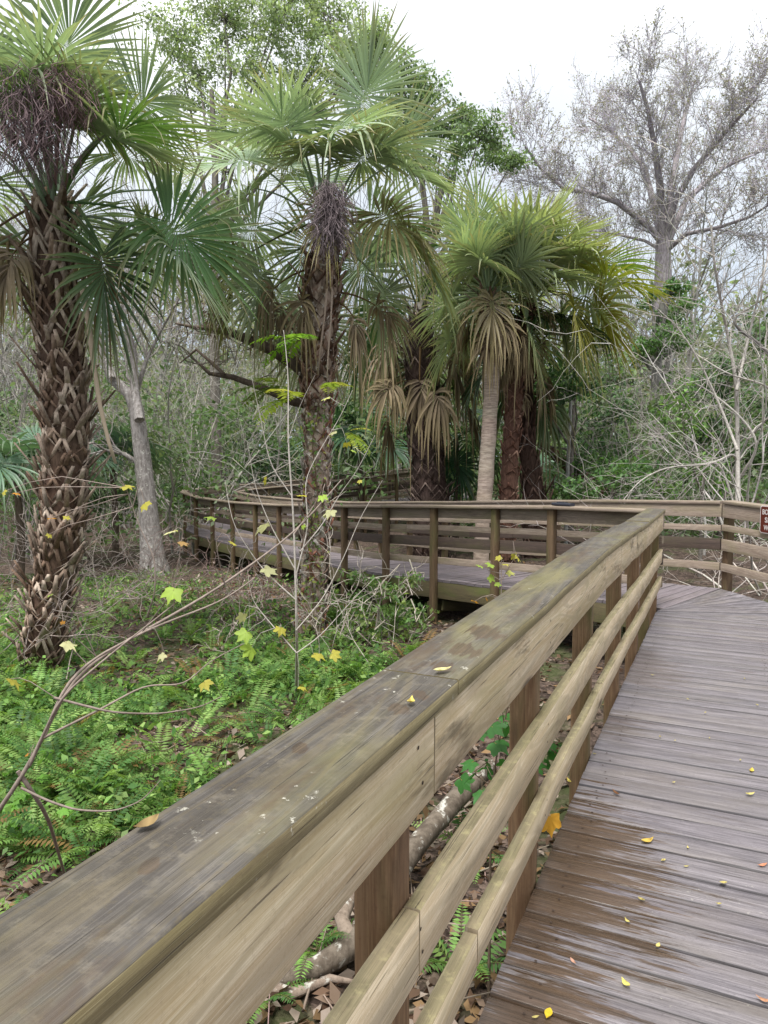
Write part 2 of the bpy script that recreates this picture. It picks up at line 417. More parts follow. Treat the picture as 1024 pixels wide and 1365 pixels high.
def railing(label, nodes, side, cfg, mats, post_s, joints, cat='handrail', group=None, ends=(None, None), nails=False):
    """nodes: inner edge of the cap in plan with deck height; side=+1 if outside lies to the left of travel"""
    nd = [np.array(q, float) for q in nodes]
    root = thing('handrail', label, cat, (nd[0][0], nd[0][1], nd[0][2]), group)
    D = [unit((nd[i + 1] - nd[i])[:2]) for i in range(len(nd) - 1)]
    Ls = [np.linalg.norm((nd[i + 1] - nd[i])[:2]) for i in range(len(nd) - 1)]
    cum = np.concatenate([[0], np.cumsum(Ls)])
    def nrm(d): return np.array((-d[1], d[0])) * side
    def cutn(i):
        if i == 0: return ends[0] if ends[0] is not None else np.array((*D[0], 0))
        if i == len(nd) - 1: return ends[1] if ends[1] is not None else np.array((*D[-1], 0))
        return np.array((*unit(D[i - 1] + D[i]), 0))
    def at(i, s, off, z):
        q = nd[i] + (nd[i + 1] - nd[i]) * (s / Ls[i]); o = nrm(D[i]) * off
        return np.array((q[0] + o[0], q[1] + o[1], q[2] + z))
    def course(name, off, zc, w, t, flat, mat, key, tint=0.08, dz=0.0):
        js = joints.get(key, [])
        for i in range(len(nd) - 1):
            br = [0.0] + [j - cum[i] for j in js if cum[i] + 0.05 < j < cum[i + 1] - 0.05] + [Ls[i]]
            for k in range(len(br) - 1):
                a, b = br[k], br[k + 1]
                g = 0.0035
                dd = np.array((*D[i], 0)); sd = np.array((*nrm(D[i]), 0)) if flat else np.array((0, 0, 1.0))
                jit = RS.normal(0, 0.003, 2)
                pa = at(i, a + (g if k else 0), off, zc + jit[0]); pb = at(i, b - (g if k < len(br) - 2 else 0), off, zc + jit[1])
                mb = MB()
                board(mb, pa, pb, w, t, sd, rcol((1, 1, 1), 1, tint, 0.02)[0],
                      cutn(i) if k == 0 else dd, cutn(i + 1) if k == len(br) - 2 else dd, ch=0.003 if flat else 0.002)
                mb.build(name, mats['rail'] if name == 'middle_rail' and nails is None and i < 3 else mat, root)
    course('cap_board', 0.092, 1.051, 0.184, 0.038, True, mats['cap'], 'cap')
    for (nm, key, zlo, zhi, mat) in cfg:
        course(nm, 0.034, (zlo + zhi) / 2, zhi - zlo, 0.036, False, mats[mat], key)
    for s in post_s:
        i = min(len(Ls) - 1, max(0, int(np.searchsorted(cum, s)) - 1))
        q = at(i, s - cum[i], 0.0985, 0)
        mb = MB(); zt = q[2] + 1.031; zb = gz(q[0], q[1]) - 0.25
        lean = RS.normal(0, 0.004, 2)
        board(mb, (q[0] + lean[0], q[1] + lean[1], zb), (q[0], q[1], zt), 0.089, 0.089, (*nrm(D[i]), 0), rcol((1, 1, 1), 1, 0.16, 0.04)[0], ch=0.005)
        mb.build('post', mats['post'], root)
    if nails:
        mb = MB(); kk = np.arange(6) * TAU / 6
        for s in post_s:
            i = min(len(Ls) - 1, max(0, int(np.searchsorted(cum, s)) - 1))
            for (nm, key, zlo, zhi, mat) in cfg:
                for zz in (zlo + 0.3 * (zhi - zlo), zlo + 0.75 * (zhi - zlo)):
                    c = at(i, s - cum[i] + RS.normal(0, 0.012), 0.0145, zz + RS.normal(0, 0.004))
                    a = np.array((*D[i], 0))
                    mb.add([c + a * 0.0045 * math.cos(q) + UPV * 0.0045 * math.sin(q) for q in kk], np.array([[0, 1, 2, 3], [0, 3, 4, 5]]), S(62, 52, 46))
        o = mb.build('nails', M['twig'], root); o['kind'] = 'stuff'
    return root

# ------------------------------------------------------------------ boardwalk plan
TH, LI = 0.4325, 0.5044
ct, st = math.cos(TH), math.sin(TH)
def A(t, L):            # near walkway: t metres along, L metres left of the camera line
    z = -0.11 * sm(3.6, 8.2, t) - 0.0 * t
    return (-L * ct + t * st, L * st + t * ct, z)
T_END = 8.3
near_nodes = [A(t, LI) for t in (-1.8, 3.9, 5.1, 6.3, T_END)]
B_near = [A(T_END, LI), (2.05, 8.80, -0.14), (0.77, 10.3, -0.24), (0.09, 11.05, -0.30), (-0.62, 12.15, -0.37), (-2.17, 15.3, -0.59), (-3.62, 17.65, -0.69), (-4.95, 19.65, -0.70), (-5.55, 20.35, -0.60)]
W_A = -1.25
R1 = A(8.0, W_A); R2 = (4.05, 8.67, -0.08)
B_far = [R2, (3.15, 9.72, -0.14), (2.0, 11.25, -0.24), (1.40, 11.9, -0.30), (0.78, 12.95, -0.37), (-0.76, 16.05, -0.59), (-2.25, 18.5, -0.69), (-3.7, 20.4, -0.70), (-4.35, 20.95, -0.62)]
C_out = [(-5.55, 20.35, -0.60), (-5.75, 21.3, -0.58), (-5.1, 22.5, -0.55), (-3.35, 24.1, -0.46), (-1.5, 25.6, -0.28), (0.7, 26.6, -0.1), (3.0, 27.2, 0.0)]
C_in = [(-4.35, 20.95, -0.62), (-4.2, 21.3, -0.60), (-3.9, 21.7, -0.57), (-2.4, 22.75, -0.46), (-0.82, 24.0, -0.31), (0.82, 24.9, -0.13), (3.1, 25.4, 0.0)]
def off2(poly, side, o):
    out = []
    for i, q in enumerate(poly):
        d = np.array(poly[min(i + 1, len(poly) - 1)], float) - np.array(poly[max(i - 1, 0)], float)
        d = unit(d[:2]); n = np.array((-d[1], d[0])) * side
        out.append((q[0] + n[0] * o, q[1] + n[1] * o, q[2]))
    return out

NEAR_CFG = [('fascia_board', 'fas', 0.846, 1.030, 'fascia'), ('middle_rail', 'mid', 0.500, 0.640, 'rail'), ('lower_rail', 'low', 0.245, 0.345, 'rail')]
FAR_CFG = [('fascia_board', 'fas', 0.875, 1.030, 'fascia'), ('upper_rail', 'mid', 0.705, 0.778, 'rail'), ('middle_rail', 'low', 0.475, 0.612, 'dark'), ('lower_rail', 'lo2', 0.225, 0.318, 'rail')]
mats_near = {'cap': M['cap'], 'fascia': M['fascia'], 'rail': M['rail'], 'post': M['post']}
mats_far = {'cap': M['far'], 'fascia': M['far'], 'rail': M['far'], 'dark': M['darkwood'], 'post': M['farpost']}
S0 = 1.8
endcut = np.array((ct * 0.35 + st, -st * 0.35 + ct, 0)); endcut /= np.linalg.norm(endcut)
railing('wide weathered handrail running from the lower left corner beside the near deck', near_nodes, 1, NEAR_CFG, mats_near,
        [S0 + t for t in (0.08 - 1.2167, 0.08, 1.297, 2.514, 3.731, 4.947, 6.164, 7.25, 8.2)],
        {'cap': [S0 + 1.483, S0 + 4.45, S0 + 5.65, S0 + 6.7], 'fas': [S0 + 1.38, S0 + 3.95, S0 + 4.6, S0 + 5.5, S0 + 6.4, S0 + 7.0], 'mid': [S0 + 1.30, S0 + 6.2], 'low': [S0 + 1.7, S0 + 3.75, S0 + 6.9]}, nails=True)
def posts_along(poly, first, step, skip=()):
    L = sum(math.dist(poly[i][:2], poly[i + 1][:2]) for i in range(len(poly) - 1)); out = []; s = first
    while s < L: out.append(s); s += step
    return out
def arcs(poly, pts):
    cum = 0; out = []
    for i in range(len(poly) - 1):
        a = np.array(poly[i][:2]); b = np.array(poly[i + 1][:2]); L = np.linalg.norm(b - a)
        for (px) in pts:
            r = ray(px, 700)[0]; dx = b - a
            den = dx[0] - r * dx[1]
            if abs(den) < 1e-9: continue
            t = (r * a[1] - a[0]) / den
            if 0 <= t < 1: out.append(cum + t * L)
        cum += L
    return sorted(out)
bn_posts = arcs(B_near, [742, 667, 585, 521, 466, 418, 378, 346, 315, 288, 266, 246, 233])
B_near_in = B_near
railing('weathered near side handrail of the walkway that curves away to the left', B_near, -1 * -1, FAR_CFG, mats_far, bn_posts,
        {'cap': [3.4, 7.5], 'fas': [2.2, 6.5], 'mid': [4.0], 'low': [5.2]})
far_run = [A(-1.8, W_A), A(4.0, W_A), R1, R2] + B_far[1:]
Lr = math.dist(far_run[0][:2], far_run[1][:2]) + math.dist(far_run[1][:2], far_run[2][:2])
L12 = math.dist(R1[:2], R2[:2])
railing('reddish far side handrail with a small brown sign at the outer bend', far_run, -1, FAR_CFG, mats_far,
        [Lr - 1.22 * k for k in range(7, 0, -1)] + [Lr + 0.1, Lr + L12 - 0.02] + [Lr + L12 + 1.25 * k for k in range(1, 13)],
        {'cap': [Lr + L12 - 0.35, Lr + 4], 'mid': [Lr + L12 + 2.4], 'low': [Lr + L12 + 2.5], 'fas': [Lr + L12 + 2.4]}, cat='handrail', nails=None)
railing('back handrail of the distant ramp behind the middle palm', C_out, 1, FAR_CFG, mats_far, posts_along(C_out, 0.6, 1.2), {})
railing('front handrail of the distant ramp beside the dark shaggy palm', C_in, -1, FAR_CFG, mats_far, posts_along(C_in, 0.1, 1.2), {})

def z_off(poly, dz): return [(q[0], q[1], q[2] + dz) for q in poly]
# near deck
bw = thing('boardwalk', 'purplish grey near boardwalk deck with wet brown patches and fallen leaves', 'boardwalk', (1.2, 3, 0))
mb = MB(); ts = [-1.8, 0.5, 2.5, 4.0, 5.0, 6.0, 7.0, 8.0]
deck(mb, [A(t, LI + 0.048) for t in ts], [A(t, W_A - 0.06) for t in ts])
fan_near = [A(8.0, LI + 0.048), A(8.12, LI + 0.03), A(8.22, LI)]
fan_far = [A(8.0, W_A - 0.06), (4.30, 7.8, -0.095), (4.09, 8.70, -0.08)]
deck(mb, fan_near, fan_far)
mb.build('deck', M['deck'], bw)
mb = MB(); kk = np.arange(6)
for i in range(len(ts) - 1):
    n_ = max(1, round((ts[i + 1] - ts[i]) / 0.147))
    for j in range(n_):
        for du in (0.25, 0.75):
            for L in (LI - 0.05, -0.38, W_A + 0.05):
                c = np.array(A(ts[i] + (ts[i + 1] - ts[i]) * (j + du) / n_ + RS.normal(0, 0.006), L + RS.normal(0, 0.012))) + (0, 0, 0.0035)
                mb.add([c + np.array((math.cos(q), math.sin(q), 0)) * 0.0048 for q in kk * TAU / 6], np.array([[0, 1, 2, 3], [0, 3, 4, 5]]), S(70, 58, 50))
o = mb.build('screws', M['twig'], bw); o['kind'] = 'stuff'
mb = MB()
for L in (LI + 0.03, -0.37, W_A - 0.03):
    board(mb, np.array(A(-1.8, L)) - (0, 0, 0.14), np.array(A(8.1, L)) - (0, 0, 0.14), 0.2, 0.038, (0, 0, 1), np.ones(3) * 0.9)
mb.build('stringer', M['stringer'], bw)
for t in (1.297, 3.731, 6.164):
    mb = MB(); board(mb, np.array(A(t + 0.07, LI + 0.03)) - (0, 0, 0.345), np.array(A(t + 0.07, W_A)) - (0, 0, 0.345), 0.2, 0.038, (0, 0, 1), np.ones(3) * 0.9)
    mb.build('cross_beam', M['stringer'], bw)
# curving walkway
bw2 = thing('boardwalk', 'pale curving walkway that drops away to the left on green stained posts', 'boardwalk', (0.9, 11, -0.3))
mb = MB()
nb = off2(B_near, 1, 0.05); fb = off2(B_far, -1, 0.05)
nb[0] = tuple(np.array(A(8.24, LI - 0.02))); fb[0] = (4.09, 8.70, -0.08)
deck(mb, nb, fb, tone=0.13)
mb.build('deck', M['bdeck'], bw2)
for poly, sd in ((B_near, 1), (B_far, -1)):
    mb = MB(); q = off2(poly, sd, 0.03)
    for i in range(len(q) - 1):
        board(mb, np.array(q[i]) - (0, 0, 0.155), np.array(q[i + 1]) - (0, 0, 0.155), 0.235, 0.038, (0, 0, 1), rcol((1, 1, 1), 1, 0.12)[0])
    mb.build('stringer', M['stringer'], bw2)
def along(poly, s):
    for i in range(len(poly) - 1):
        L = math.dist(poly[i][:2], poly[i + 1][:2])
        if s <= L: return np.array(poly[i]) + (np.array(poly[i + 1]) - np.array(poly[i])) * (s / L)
        s -= L
    return np.array(poly[-1])
for s in bn_posts:
    q = along(B_near, s); i = int(np.argmin([np.linalg.norm(q[:2] - np.array(f[:2])) for f in B_far]))
    best = min((np.linalg.norm(along(B_far, u)[:2] - q[:2]), u) for u in np.arange(0, 17, 0.2)); f = along(B_far, best[1])
    d = unit((f - q) * (1, 1, 0)); sd = np.array((-d[1], d[0], 0)) * 0.066
    mb = MB(); board(mb, q - d * 0.14 - (0, 0, 0.42) + sd, f + d * 0.14 - (0, 0, 0.42) + sd, 0.2, 0.038, (0, 0, 1), rcol((1, 1, 1), 1, 0.15)[0])
    mb.build('cross_beam', M['stringer'], bw2)
    if q[2] > -0.5:
        mb = MB(); board(mb, q + d * 0.02 - (0, 0, 0.38) - sd, q + d * 0.75 + np.array((0, 0, gz(q[0], q[1]) + 0.12 - q[2])) - sd, 0.14, 0.036, (0, 0, 1), rcol((0.9, 0.9, 0.9), 1, 0.15)[0])
        mb.build('brace', M['stringer'], bw2)
# distant ramp
bw3 = thing('boardwalk', 'distant ramp deck climbing right behind the middle palm trunk', 'boardwalk', (-2.8, 23.2, -0.5))
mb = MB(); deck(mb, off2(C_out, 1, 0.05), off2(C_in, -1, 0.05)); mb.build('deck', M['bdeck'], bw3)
mb = MB(); q = off2(C_in, -1, 0.03)
for i in range(len(q) - 1): board(mb, np.array(q[i]) - (0, 0, 0.155), np.array(q[i + 1]) - (0, 0, 0.155), 0.235, 0.038, (0, 0, 1), np.ones(3) * 0.8)
mb.build('stringer', M['stringer'], bw3)

# ------------------------------------------------------------------ sign on the far rail
def sign():
    a, _ = ray(1014, 690); p = np.array(R2[:2]); d = np.array(R1[:2]) - p
    t = (a * p[1] - p[0]) / (d[0] - a * d[1]); L12 = np.linalg.norm(d); dr = d / L12
    n = np.array((dr[1], -dr[0]))                      # towards the deck
    if np.dot(n, -p) < 0: n = -n
    o = p + dr * (t * L12) + n * 0.0
    Y = o[1]; zt = EYE + ray(1014, 673.5)[1] * Y; zb = EYE + ray(1014, 710)[1] * Y
    H = zt - zb; Wd = 0.50; zc = (zt + zb) / 2
    root = thing('warning_sign', 'small brown sign with white border and white lettering on the right rail', 'sign', (o[0], o[1], zc))
    def rr(w, h, r, k=5):
        pts = []
        for cx, cy, a0 in ((w / 2 - r, h / 2 - r, 0), (-w / 2 + r, h / 2 - r, 90), (-w / 2 + r, -h / 2 + r, 180), (w / 2 - r, -h / 2 + r, 270)):
            for j in range(k + 1):
                an = R(a0 + 90 * j / k); pts.append((cx + r * math.cos(an), cy + r * math.sin(an)))
        return pts
    def W3(x, y, dep):
        q = o + dr * (x + Wd / 2) + n * dep; return (q[0], q[1], zc + y)
    def plate(name, pts, d0, d1, mat):
        mb = MB(); k = len(pts); f = [W3(x, y, d1) for x, y in pts]; b = [W3(x, y, d0) for x, y in pts]
        j = np.arange(k); c = W3(0, 0, d1)
        mb.add(f + b, np.stack([j, (j + 1) % k, (j + 1) % k + k, j + k], -1))
        mb.add(f + [c], np.stack([j, (j + 1) % k, np.full(k, k)], -1))
        return mb.build(name, mat, root)
    plate('border', rr(Wd, H, 0.03), 0.002, 0.006, M['signwhite'])
    plate('panel', rr(Wd - 0.022, H - 0.022, 0.022), 0.0065, 0.009, M['signred'])
    for i, (tx, w) in enumerate((('BOARDWALK', 0.425), ('SLIPPERY', 0.345), ('WHEN WET', 0.375))):
        cu = bpy.data.curves.new('lettering', 'FONT'); cu.body = tx; cu.size = 1; cu.offset = 0.018
        to = bpy.data.objects.new('t', cu); COL.objects.link(to)
        bpy.context.view_layer.update()
        me = bpy.data.meshes.new_from_object(to.evaluated_get(bpy.context.evaluated_depsgraph_get()))
        v = np.empty(len(me.vertices) * 3); me.vertices.foreach_get('co', v); v = v.reshape(-1, 3)
        x0, x1 = v[:, 0].min(), v[:, 0].max(); y0, y1 = v[:, 1].min(), v[:, 1].max()
        x = (v[:, 0] - (x0 + x1) / 2) / (x1 - x0) * w; y = (v[:, 1] - y0) / (y1 - y0) * 0.058 + 0.055 - i * 0.086
        w3 = np.array([W3(a_, b_, 0.0105) for a_, b_ in zip(x, y)]) - ORG[root.name]
        me.vertices.foreach_set('co', w3.ravel()); me.update()
        me.materials.clear(); me.materials.append(M['signwhite'])
        ob = bpy.data.objects.new('lettering', me); COL.objects.link(ob); ob.parent = root
        bpy.data.objects.remove(to); bpy.data.curves.remove(cu)
sign()
# flat dark case on the rail
q = along(B_near, arcs(B_near, [756])[0]); d = unit(np.array(B_near[2]) - np.array(B_near[0])); d[2] = 0
mb = MB(); c = np.array((q[0], q[1], q[2] + 1.0895)) + np.array((d[1], -d[0], 0)) * -0.09
board(mb, c - d * 0.13, c + d * 0.13, 0.1, 0.034, (-d[1], d[0], 0), (1, 1, 1), ch=0.008)
board(mb, c - d * 0.05 + (0, 0, 0.022), c + d * 0.07 + (0, 0, 0.022), 0.06, 0.012, (-d[1], d[0], 0), (1, 1, 1), ch=0.003)
tag(mb.build('flat_case', M['plastic'], None, c - (0, 0, 0.017)), 'flat dark case lying on top of the curving rail', 'case')

# ------------------------------------------------------------------ ground
def make_ground():
    ys = np.concatenate([np.arange(-10, 2, 1.0), np.arange(2, 26, 0.3), np.geomspace(26, 260, 24)])
    xs = np.concatenate([-np.geomspace(14, 200, 14)[::-1], np.arange(-13.5, 13.6, 0.3), np.geomspace(14, 200, 14)])
    V = np.array([(x, y, gz(x, y)) for y in ys for x in xs]); w = len(xs)
    i, j = np.meshgrid(np.arange(len(ys) - 1), np.arange(w - 1), indexing='ij')
    mb = MB(); mb.add(V, np.stack([i * w + j, i * w + j + 1, (i + 1) * w + j + 1, (i + 1) * w + j], -1).reshape(-1, 4))
    tag(mb.build('ground', M['ground'], smooth=True), 'brown leaf strewn forest floor under the boardwalk', None, kind='structure')
make_ground()
GZ = np.vectorize(gz)

def litter():
    mb = MB(); n = 15000
    Y = 2.2 + 13 * RS.uniform(0, 1, n) ** 1.6; X = RS.uniform(-0.62, 0.3, n) * Y + RS.normal(0, 0.4, n)
    z = GZ(X, Y) + RS.uniform(0.0, 0.035, n)
    base = np.array([S(150, 128, 112), S(120, 96, 80), S(176, 160, 148), S(92, 70, 56), S(160, 130, 96)])[RS.randint(0, 5, n)]
    d = rdir(n); d[:, 2] *= 0.35; nr = np.array((0, 0, 1.0)) + RS.normal(0, 0.45, (n, 3))
    L = RS.uniform(0.04, 0.11, n)
    quads(mb, np.stack([X, Y, z], -1), d, nr, L, L * 0.55, base * RS.uniform(0.35, 0.95, (n, 1)))
    tag(mb.build('leaf_litter', M['dry']), 'brown and pinkish dead leaves covering the ground', 'leaf litter', kind='stuff')
litter()

# ------------------------------------------------------------------ ferns
def fern(mb, base, az, L, lean, col, K=16, pw=0.17, droop=0.5, wmax=0.022):
    base = np.asarray(base, float); n = len(base); u = np.linspace(0.12, 1, K)
    h = np.stack([np.cos(az), np.sin(az), np.zeros(n)], -1)
    el0 = lean
    ang = el0[:, None] - droop * 2.0 * u[None] ** 1.3
    st_ = np.diff(np.concatenate([[0], u])) * 1.0
    dx = np.cumsum(np.cos(ang) * st_, 1) * L[:, None]; dz = np.cumsum(np.sin(ang) * st_, 1) * L[:, None]
    pos = base[:, None] + h[:, None] * dx[..., None]; pos[..., 2] += dz
    tan = np.cos(ang)[..., None] * h[:, None] + np.sin(ang)[..., None] * np.array((0, 0, 1.0))
    side = np.cross(h, np.array((0, 0, 1.0)))[:, None] * np.ones((1, K, 1))
    nr = np.cross(side, tan)
    prof = np.sin(np.pi * (0.12 + 0.86 * u)) ** 0.6 * pw
    for sg in (-1, 1):
        d = side * sg * 0.95 + tan * 0.35 - np.array((0, 0, 0.12)) + RS.normal(0, 0.08, pos.shape)
        ln = (L[:, None] * prof[None]) * RS.uniform(0.85, 1.15, (n, K))
        quads(mb, pos.reshape(-1, 3), d.reshape(-1, 3), nr.reshape(-1, 3), ln.ravel(), np.minimum(ln.ravel() * 0.30, wmax), np.repeat(col, K, 0) * RS.uniform(0.85, 1.15, (n * K, 1)))
    segs(mb, np.concatenate([base[:, None], pos[:, :-1:3]], 1)[:, :-1].reshape(-1, 3), pos[:, :-1:3].reshape(-1, 3), np.full(n * pos[:, :-1:3].shape[1], 0.002), np.full(n * pos[:, :-1:3].shape[1], 0.0015), S(120, 130, 70), 3)

FGREEN = [S(110, 150, 80), S(130, 170, 90), S(86, 126, 68), S(152, 184, 106)]
def fern_bed():
    mb = MB(); B = []; n = 0
    while n < 640:
        py = random.uniform(775, 1135); px = random.uniform(-60, 560)
        if py > 1010 - 0.0 * px and px + (py - 1010) * 2.2 > 420: continue
        q = PZ(px, py, -0.88)
        if q.y > 12.5: continue
        dens = 1.0
        if py < 860 and px < 420: dens = 0.30
        if py < 800: dens *= 0.5
        if py > 1080: dens = 0.25
        pn = math.sin(q.x * 2.1 + 1.3 * q.y) + math.sin(q.x * 1.1 - 2.3 * q.y + 1.0)
        if pn < -0.1: dens *= 0.08
        elif pn < 0.5: dens *= 0.55
        # a bare brown patch under the curving walk and by the palm foot
        if 130 < px < 400 and 770 < py < 850: dens = 0.05
        if random.random() > dens * (q.y / 9.0) ** 1.2 + 0.06: continue
        B.append((q.x, q.y, gz(q.x, q.y))); n += 1
    B = np.array(B); k = 7
    base = np.repeat(B, k, 0) + RS.normal(0, 0.04, (len(B) * k, 3)) * (1, 1, 0)
    N = len(base); col = np.array(FGREEN)[RS.randint(0, 4, N)] * RS.uniform(0.65, 1.25, (N, 1)) * np.repeat(RS.uniform(0.75, 1.15, (len(B), 1)), k, 0)
    old = RS.uniform(0, 1, N) < 0.08; col[old] = S(150, 122, 78) * RS.uniform(0.6, 1.1, (old.sum(), 1))
    fern(mb, base, RS.uniform(0, TAU, N), RS.uniform(0.18, 0.52, N) * np.repeat(RS.uniform(0.55, 1.15, len(B)), k), RS.uniform(0.35, 1.35, N), col, K=18, pw=0.15)
    # loose broad leaves between the ferns
    c = np.repeat(B, 9, 0) + RS.normal(0, 0.22, (len(B) * 9, 3)) * (1, 1, 0.25) + (0, 0, 0.12)
    d = rdir(len(c)); nr = rdir(len(c)) + (0, 0, 1.5); L = RS.uniform(0.03, 0.09, len(c))
    quads(mb, c, d, nr, L, L * 0.6, np.array(FGREEN)[RS.randint(0, 4, len(c))] * RS.uniform(0.6, 1.3, (len(c), 1)))
    m = 2600; Yu = RS.uniform(4.5, 17, m); Xu = RS.uniform(-0.56, 0.0, m) * Yu
    kp = (np.sin(Xu * 1.3 + Yu) + np.sin(Yu * 1.7 - Xu) > -0.2) & ~((Xu > -1.0) & (Yu > 10.5)); Xu, Yu = Xu[kp], Yu[kp]
    c = np.repeat(np.stack([Xu, Yu, GZ(Xu, Yu)], -1), 7, 0) + RS.normal(0, 0.10, (len(Xu) * 7, 3)) * (1, 1, 0.5) + (0, 0, 0.07)
    d = rdir(len(c)); nr = rdir(len(c)) + (0, 0, 1.5); L = RS.uniform(0.04, 0.12, len(c))
    quads(mb, c, d, nr, L, L * 0.45, np.array(FGREEN)[RS.randint(0, 4, len(c))] * RS.uniform(0.45, 1.1, (len(c), 1)))
    tag(mb.build('fern_bed', M['leaf']), 'bright green fern bed covering the ground left of the rail', 'ferns', kind='stuff')
fern_bed()
def fern_plant(loc, n, L, label, cols=FGREEN, lean=(0.5, 1.2), az=(0, TAU), droop=0.5, group=None, pw=0.17, K=18, wmax=0.022):
    root = thing('fern', label, 'fern', loc, group)
    for i in range(n):
        mb = MB(); a = az[0] + (az[1] - az[0]) * (i + random.random() * 0.6) / n
        fern(mb, [loc], np.array([a]), np.array([L * random.uniform(0.75, 1.15)]), np.array([random.uniform(*lean)]), np.array([cols[i % len(cols)]]) * random.uniform(0.8, 1.2), K=K, pw=pw, droop=droop, wmax=wmax)
        mb.build('frond', M['leaf'], root)
for px, py, z, L, lab in ((420, 1275, -0.8, 0.34, 'small green fern beside the lichened log under the near rail'), (612, 1290, -0.75, 0.42, 'green fern between the middle and lower rails near the deck edge'),
                          (630, 1120, -0.75, 0.4, 'green fern above the log and below the maple seedling'), (355, 1345, -0.8, 0.25, 'tiny bright fern at the bottom edge under the near rail'),
                          (20, 1210, -0.85, 0.3, 'small fern at the left edge above the rail')):
    q = PZ(px, py, z); fern_plant((q.x, q.y, gz(q.x, q.y)), 7, L, lab)

# ------------------------------------------------------------------ palms
UPV = np.array((0, 0, 1.0))
def frond_mesh(origin, az, el, Lp, Lb, age=0.0, nseg=54, spread=142, droop=0.35, green=S(84, 116, 66), arch=0.35, tipdry=0.15, pitch=(12, 48), wseg=0.037):
    mb = MB(); o = np.array(origin, float)
    h = np.array((math.cos(az), math.sin(az), 0))
    # petiole: arching
    K = 7; pts = [o]; e = el
    for i in range(K):
        d = h * math.cos(e) + UPV * math.sin(e); pts.append(pts[-1] + d * Lp / K); e -= arch / K
    pc = green * 1.15 * (1 - age) + S(120, 96, 70) * age
    pts = np.array(pts); t = unit(pts[-1] - pts[-2])
    side = unit(np.cross(UPV, h)); n = np.cross(t, side); n = n if n[2] > 0 or abs(n[2]) < 0.2 else -n
    w = np.linspace(0.032, 0.013, K + 1)[:, None]
    a_ = pts - side * w; b_ = pts + side * w; c_ = pts - n * w * 0.8
    i = np.arange(K); m = K + 1
    F = np.concatenate([np.stack([i, i + 1, i + 1 + m, i + m], -1), np.stack([i + m, i + 1 + m, i + 1 + 2 * m, i + 2 * m], -1), np.stack([i + 2 * m, i + 1 + 2 * m, i + 1, i], -1)])
    mb.add(np.concatenate([a_, b_, c_]), F, pc)
    # blade
    roll = RS.normal(0, 0.5); s2 = side * math.cos(roll) + n * math.sin(roll); n2 = np.cross(t, s2); n2 = -n2 if np.dot(n2, n) < 0 else n2
    ph = R(RS.uniform(*pitch)) * (1 - 0.5 * age); t, n2 = t * math.cos(ph) - n2 * math.sin(ph), n2 * math.cos(ph) + t * math.sin(ph)
    al = np.radians(np.linspace(-spread, spread, nseg)) + RS.normal(0, 0.02 + 0.13 * age, nseg)
    aa = np.abs(al) / math.radians(spread)
    L = Lb * (1 - 0.32 * aa ** 2) * RS.uniform(0.9 - 0.45 * age, 1.08, nseg)
    costa = 0.32 * Lb * (1 - aa)
    ce = -0.5 * (1 - aa) * arch
    base = pts[-1] + t * costa[:, None] - n2 * (0.25 * costa * (1 - aa))[:, None]
    d = np.cos(al)[:, None] * t + np.sin(al)[:, None] * s2 + n2 * (0.24 * np.sin(aa * 1.5) - 0.1 * (1 - aa))[:, None]
    d = unit(d + RS.normal(0, 0.025 + 0.12 * age, d.shape))
    us = np.array((0.0, 0.22, 0.42, 0.62, 0.82, 1.0)); wp = np.array((0.12, 0.56, 1.0, 0.74, 0.42, 0.03)) * wseg * (Lb / 0.9) * (54 / nseg)
    dr = droop * RS.uniform(0.3, 1.7, nseg); broken = RS.uniform(0, 1, nseg) < 0.07 + 0.2 * age
    dr = np.where(broken, dr * 1.6 + 0.35, dr)
    P_ = base[:, None] + d[:, None] * (L[:, None] * us)[..., None]
    P_[..., 2] -= (dr[:, None] * L[:, None] * us[None] ** 2.8)
    # pull the drooping part back so that strips keep their length
    back = 1 - 0.35 * np.clip(dr, 0, 1.2)[:, None] * us[None] ** 2
    P_[..., :2] = base[:, None, :2] + (P_[..., :2] - base[:, None, :2]) * back[..., None]
    tg = unit(np.gradient(P_, axis=1)); lat = unit(np.cross(tg, n2 + 0 * tg)); nn = np.cross(lat, tg)
    W = wp[None, :, None]
    fold = 0.45 * W
    V = np.stack([P_ - lat * W * 0.5 + nn * fold * 0.5, P_ - nn * fold * 0.3, P_ + lat * W * 0.5 + nn * fold * 0.5], 2)   # seg, u, 3
    nu = len(us)
    idx = np.arange(nseg * nu * 3).reshape(nseg, nu, 3)
    F = np.concatenate([np.stack([idx[:, :-1, k], idx[:, 1:, k], idx[:, 1:, k + 1], idx[:, :-1, k + 1]], -1).reshape(-1, 4) for k in (0, 1)])
    dry = S(160, 142, 124); old = S(150, 140, 70)
    g = green * RS.uniform(0.8, 1.2, (nseg, 1)) * (1 - age) + (dry * RS.uniform(0.55, 1.1, (nseg, 1))) * age
    C = np.repeat(g[:, None], nu, 1)
    tip = (RS.uniform(0, 1, nseg) < tipdry)[:, None] * np.array((0, 0, 0, 0.15, 0.6, 0.9))[None]
    C = C * (1 - tip[..., None]) + (dry * 0.9) * tip[..., None]
    yl = np.array((0, 0, 0.05, 0.15, 0.25, 0.35))[None, :, None]
    yl = yl * 0.7; C = C * (1 - yl) + old * C.mean() / old.mean() * 1.3 * yl
    mb.add(V.reshape(-1, 3), F, np.repeat(C.reshape(-1, 3), 3, 0))
    return mb

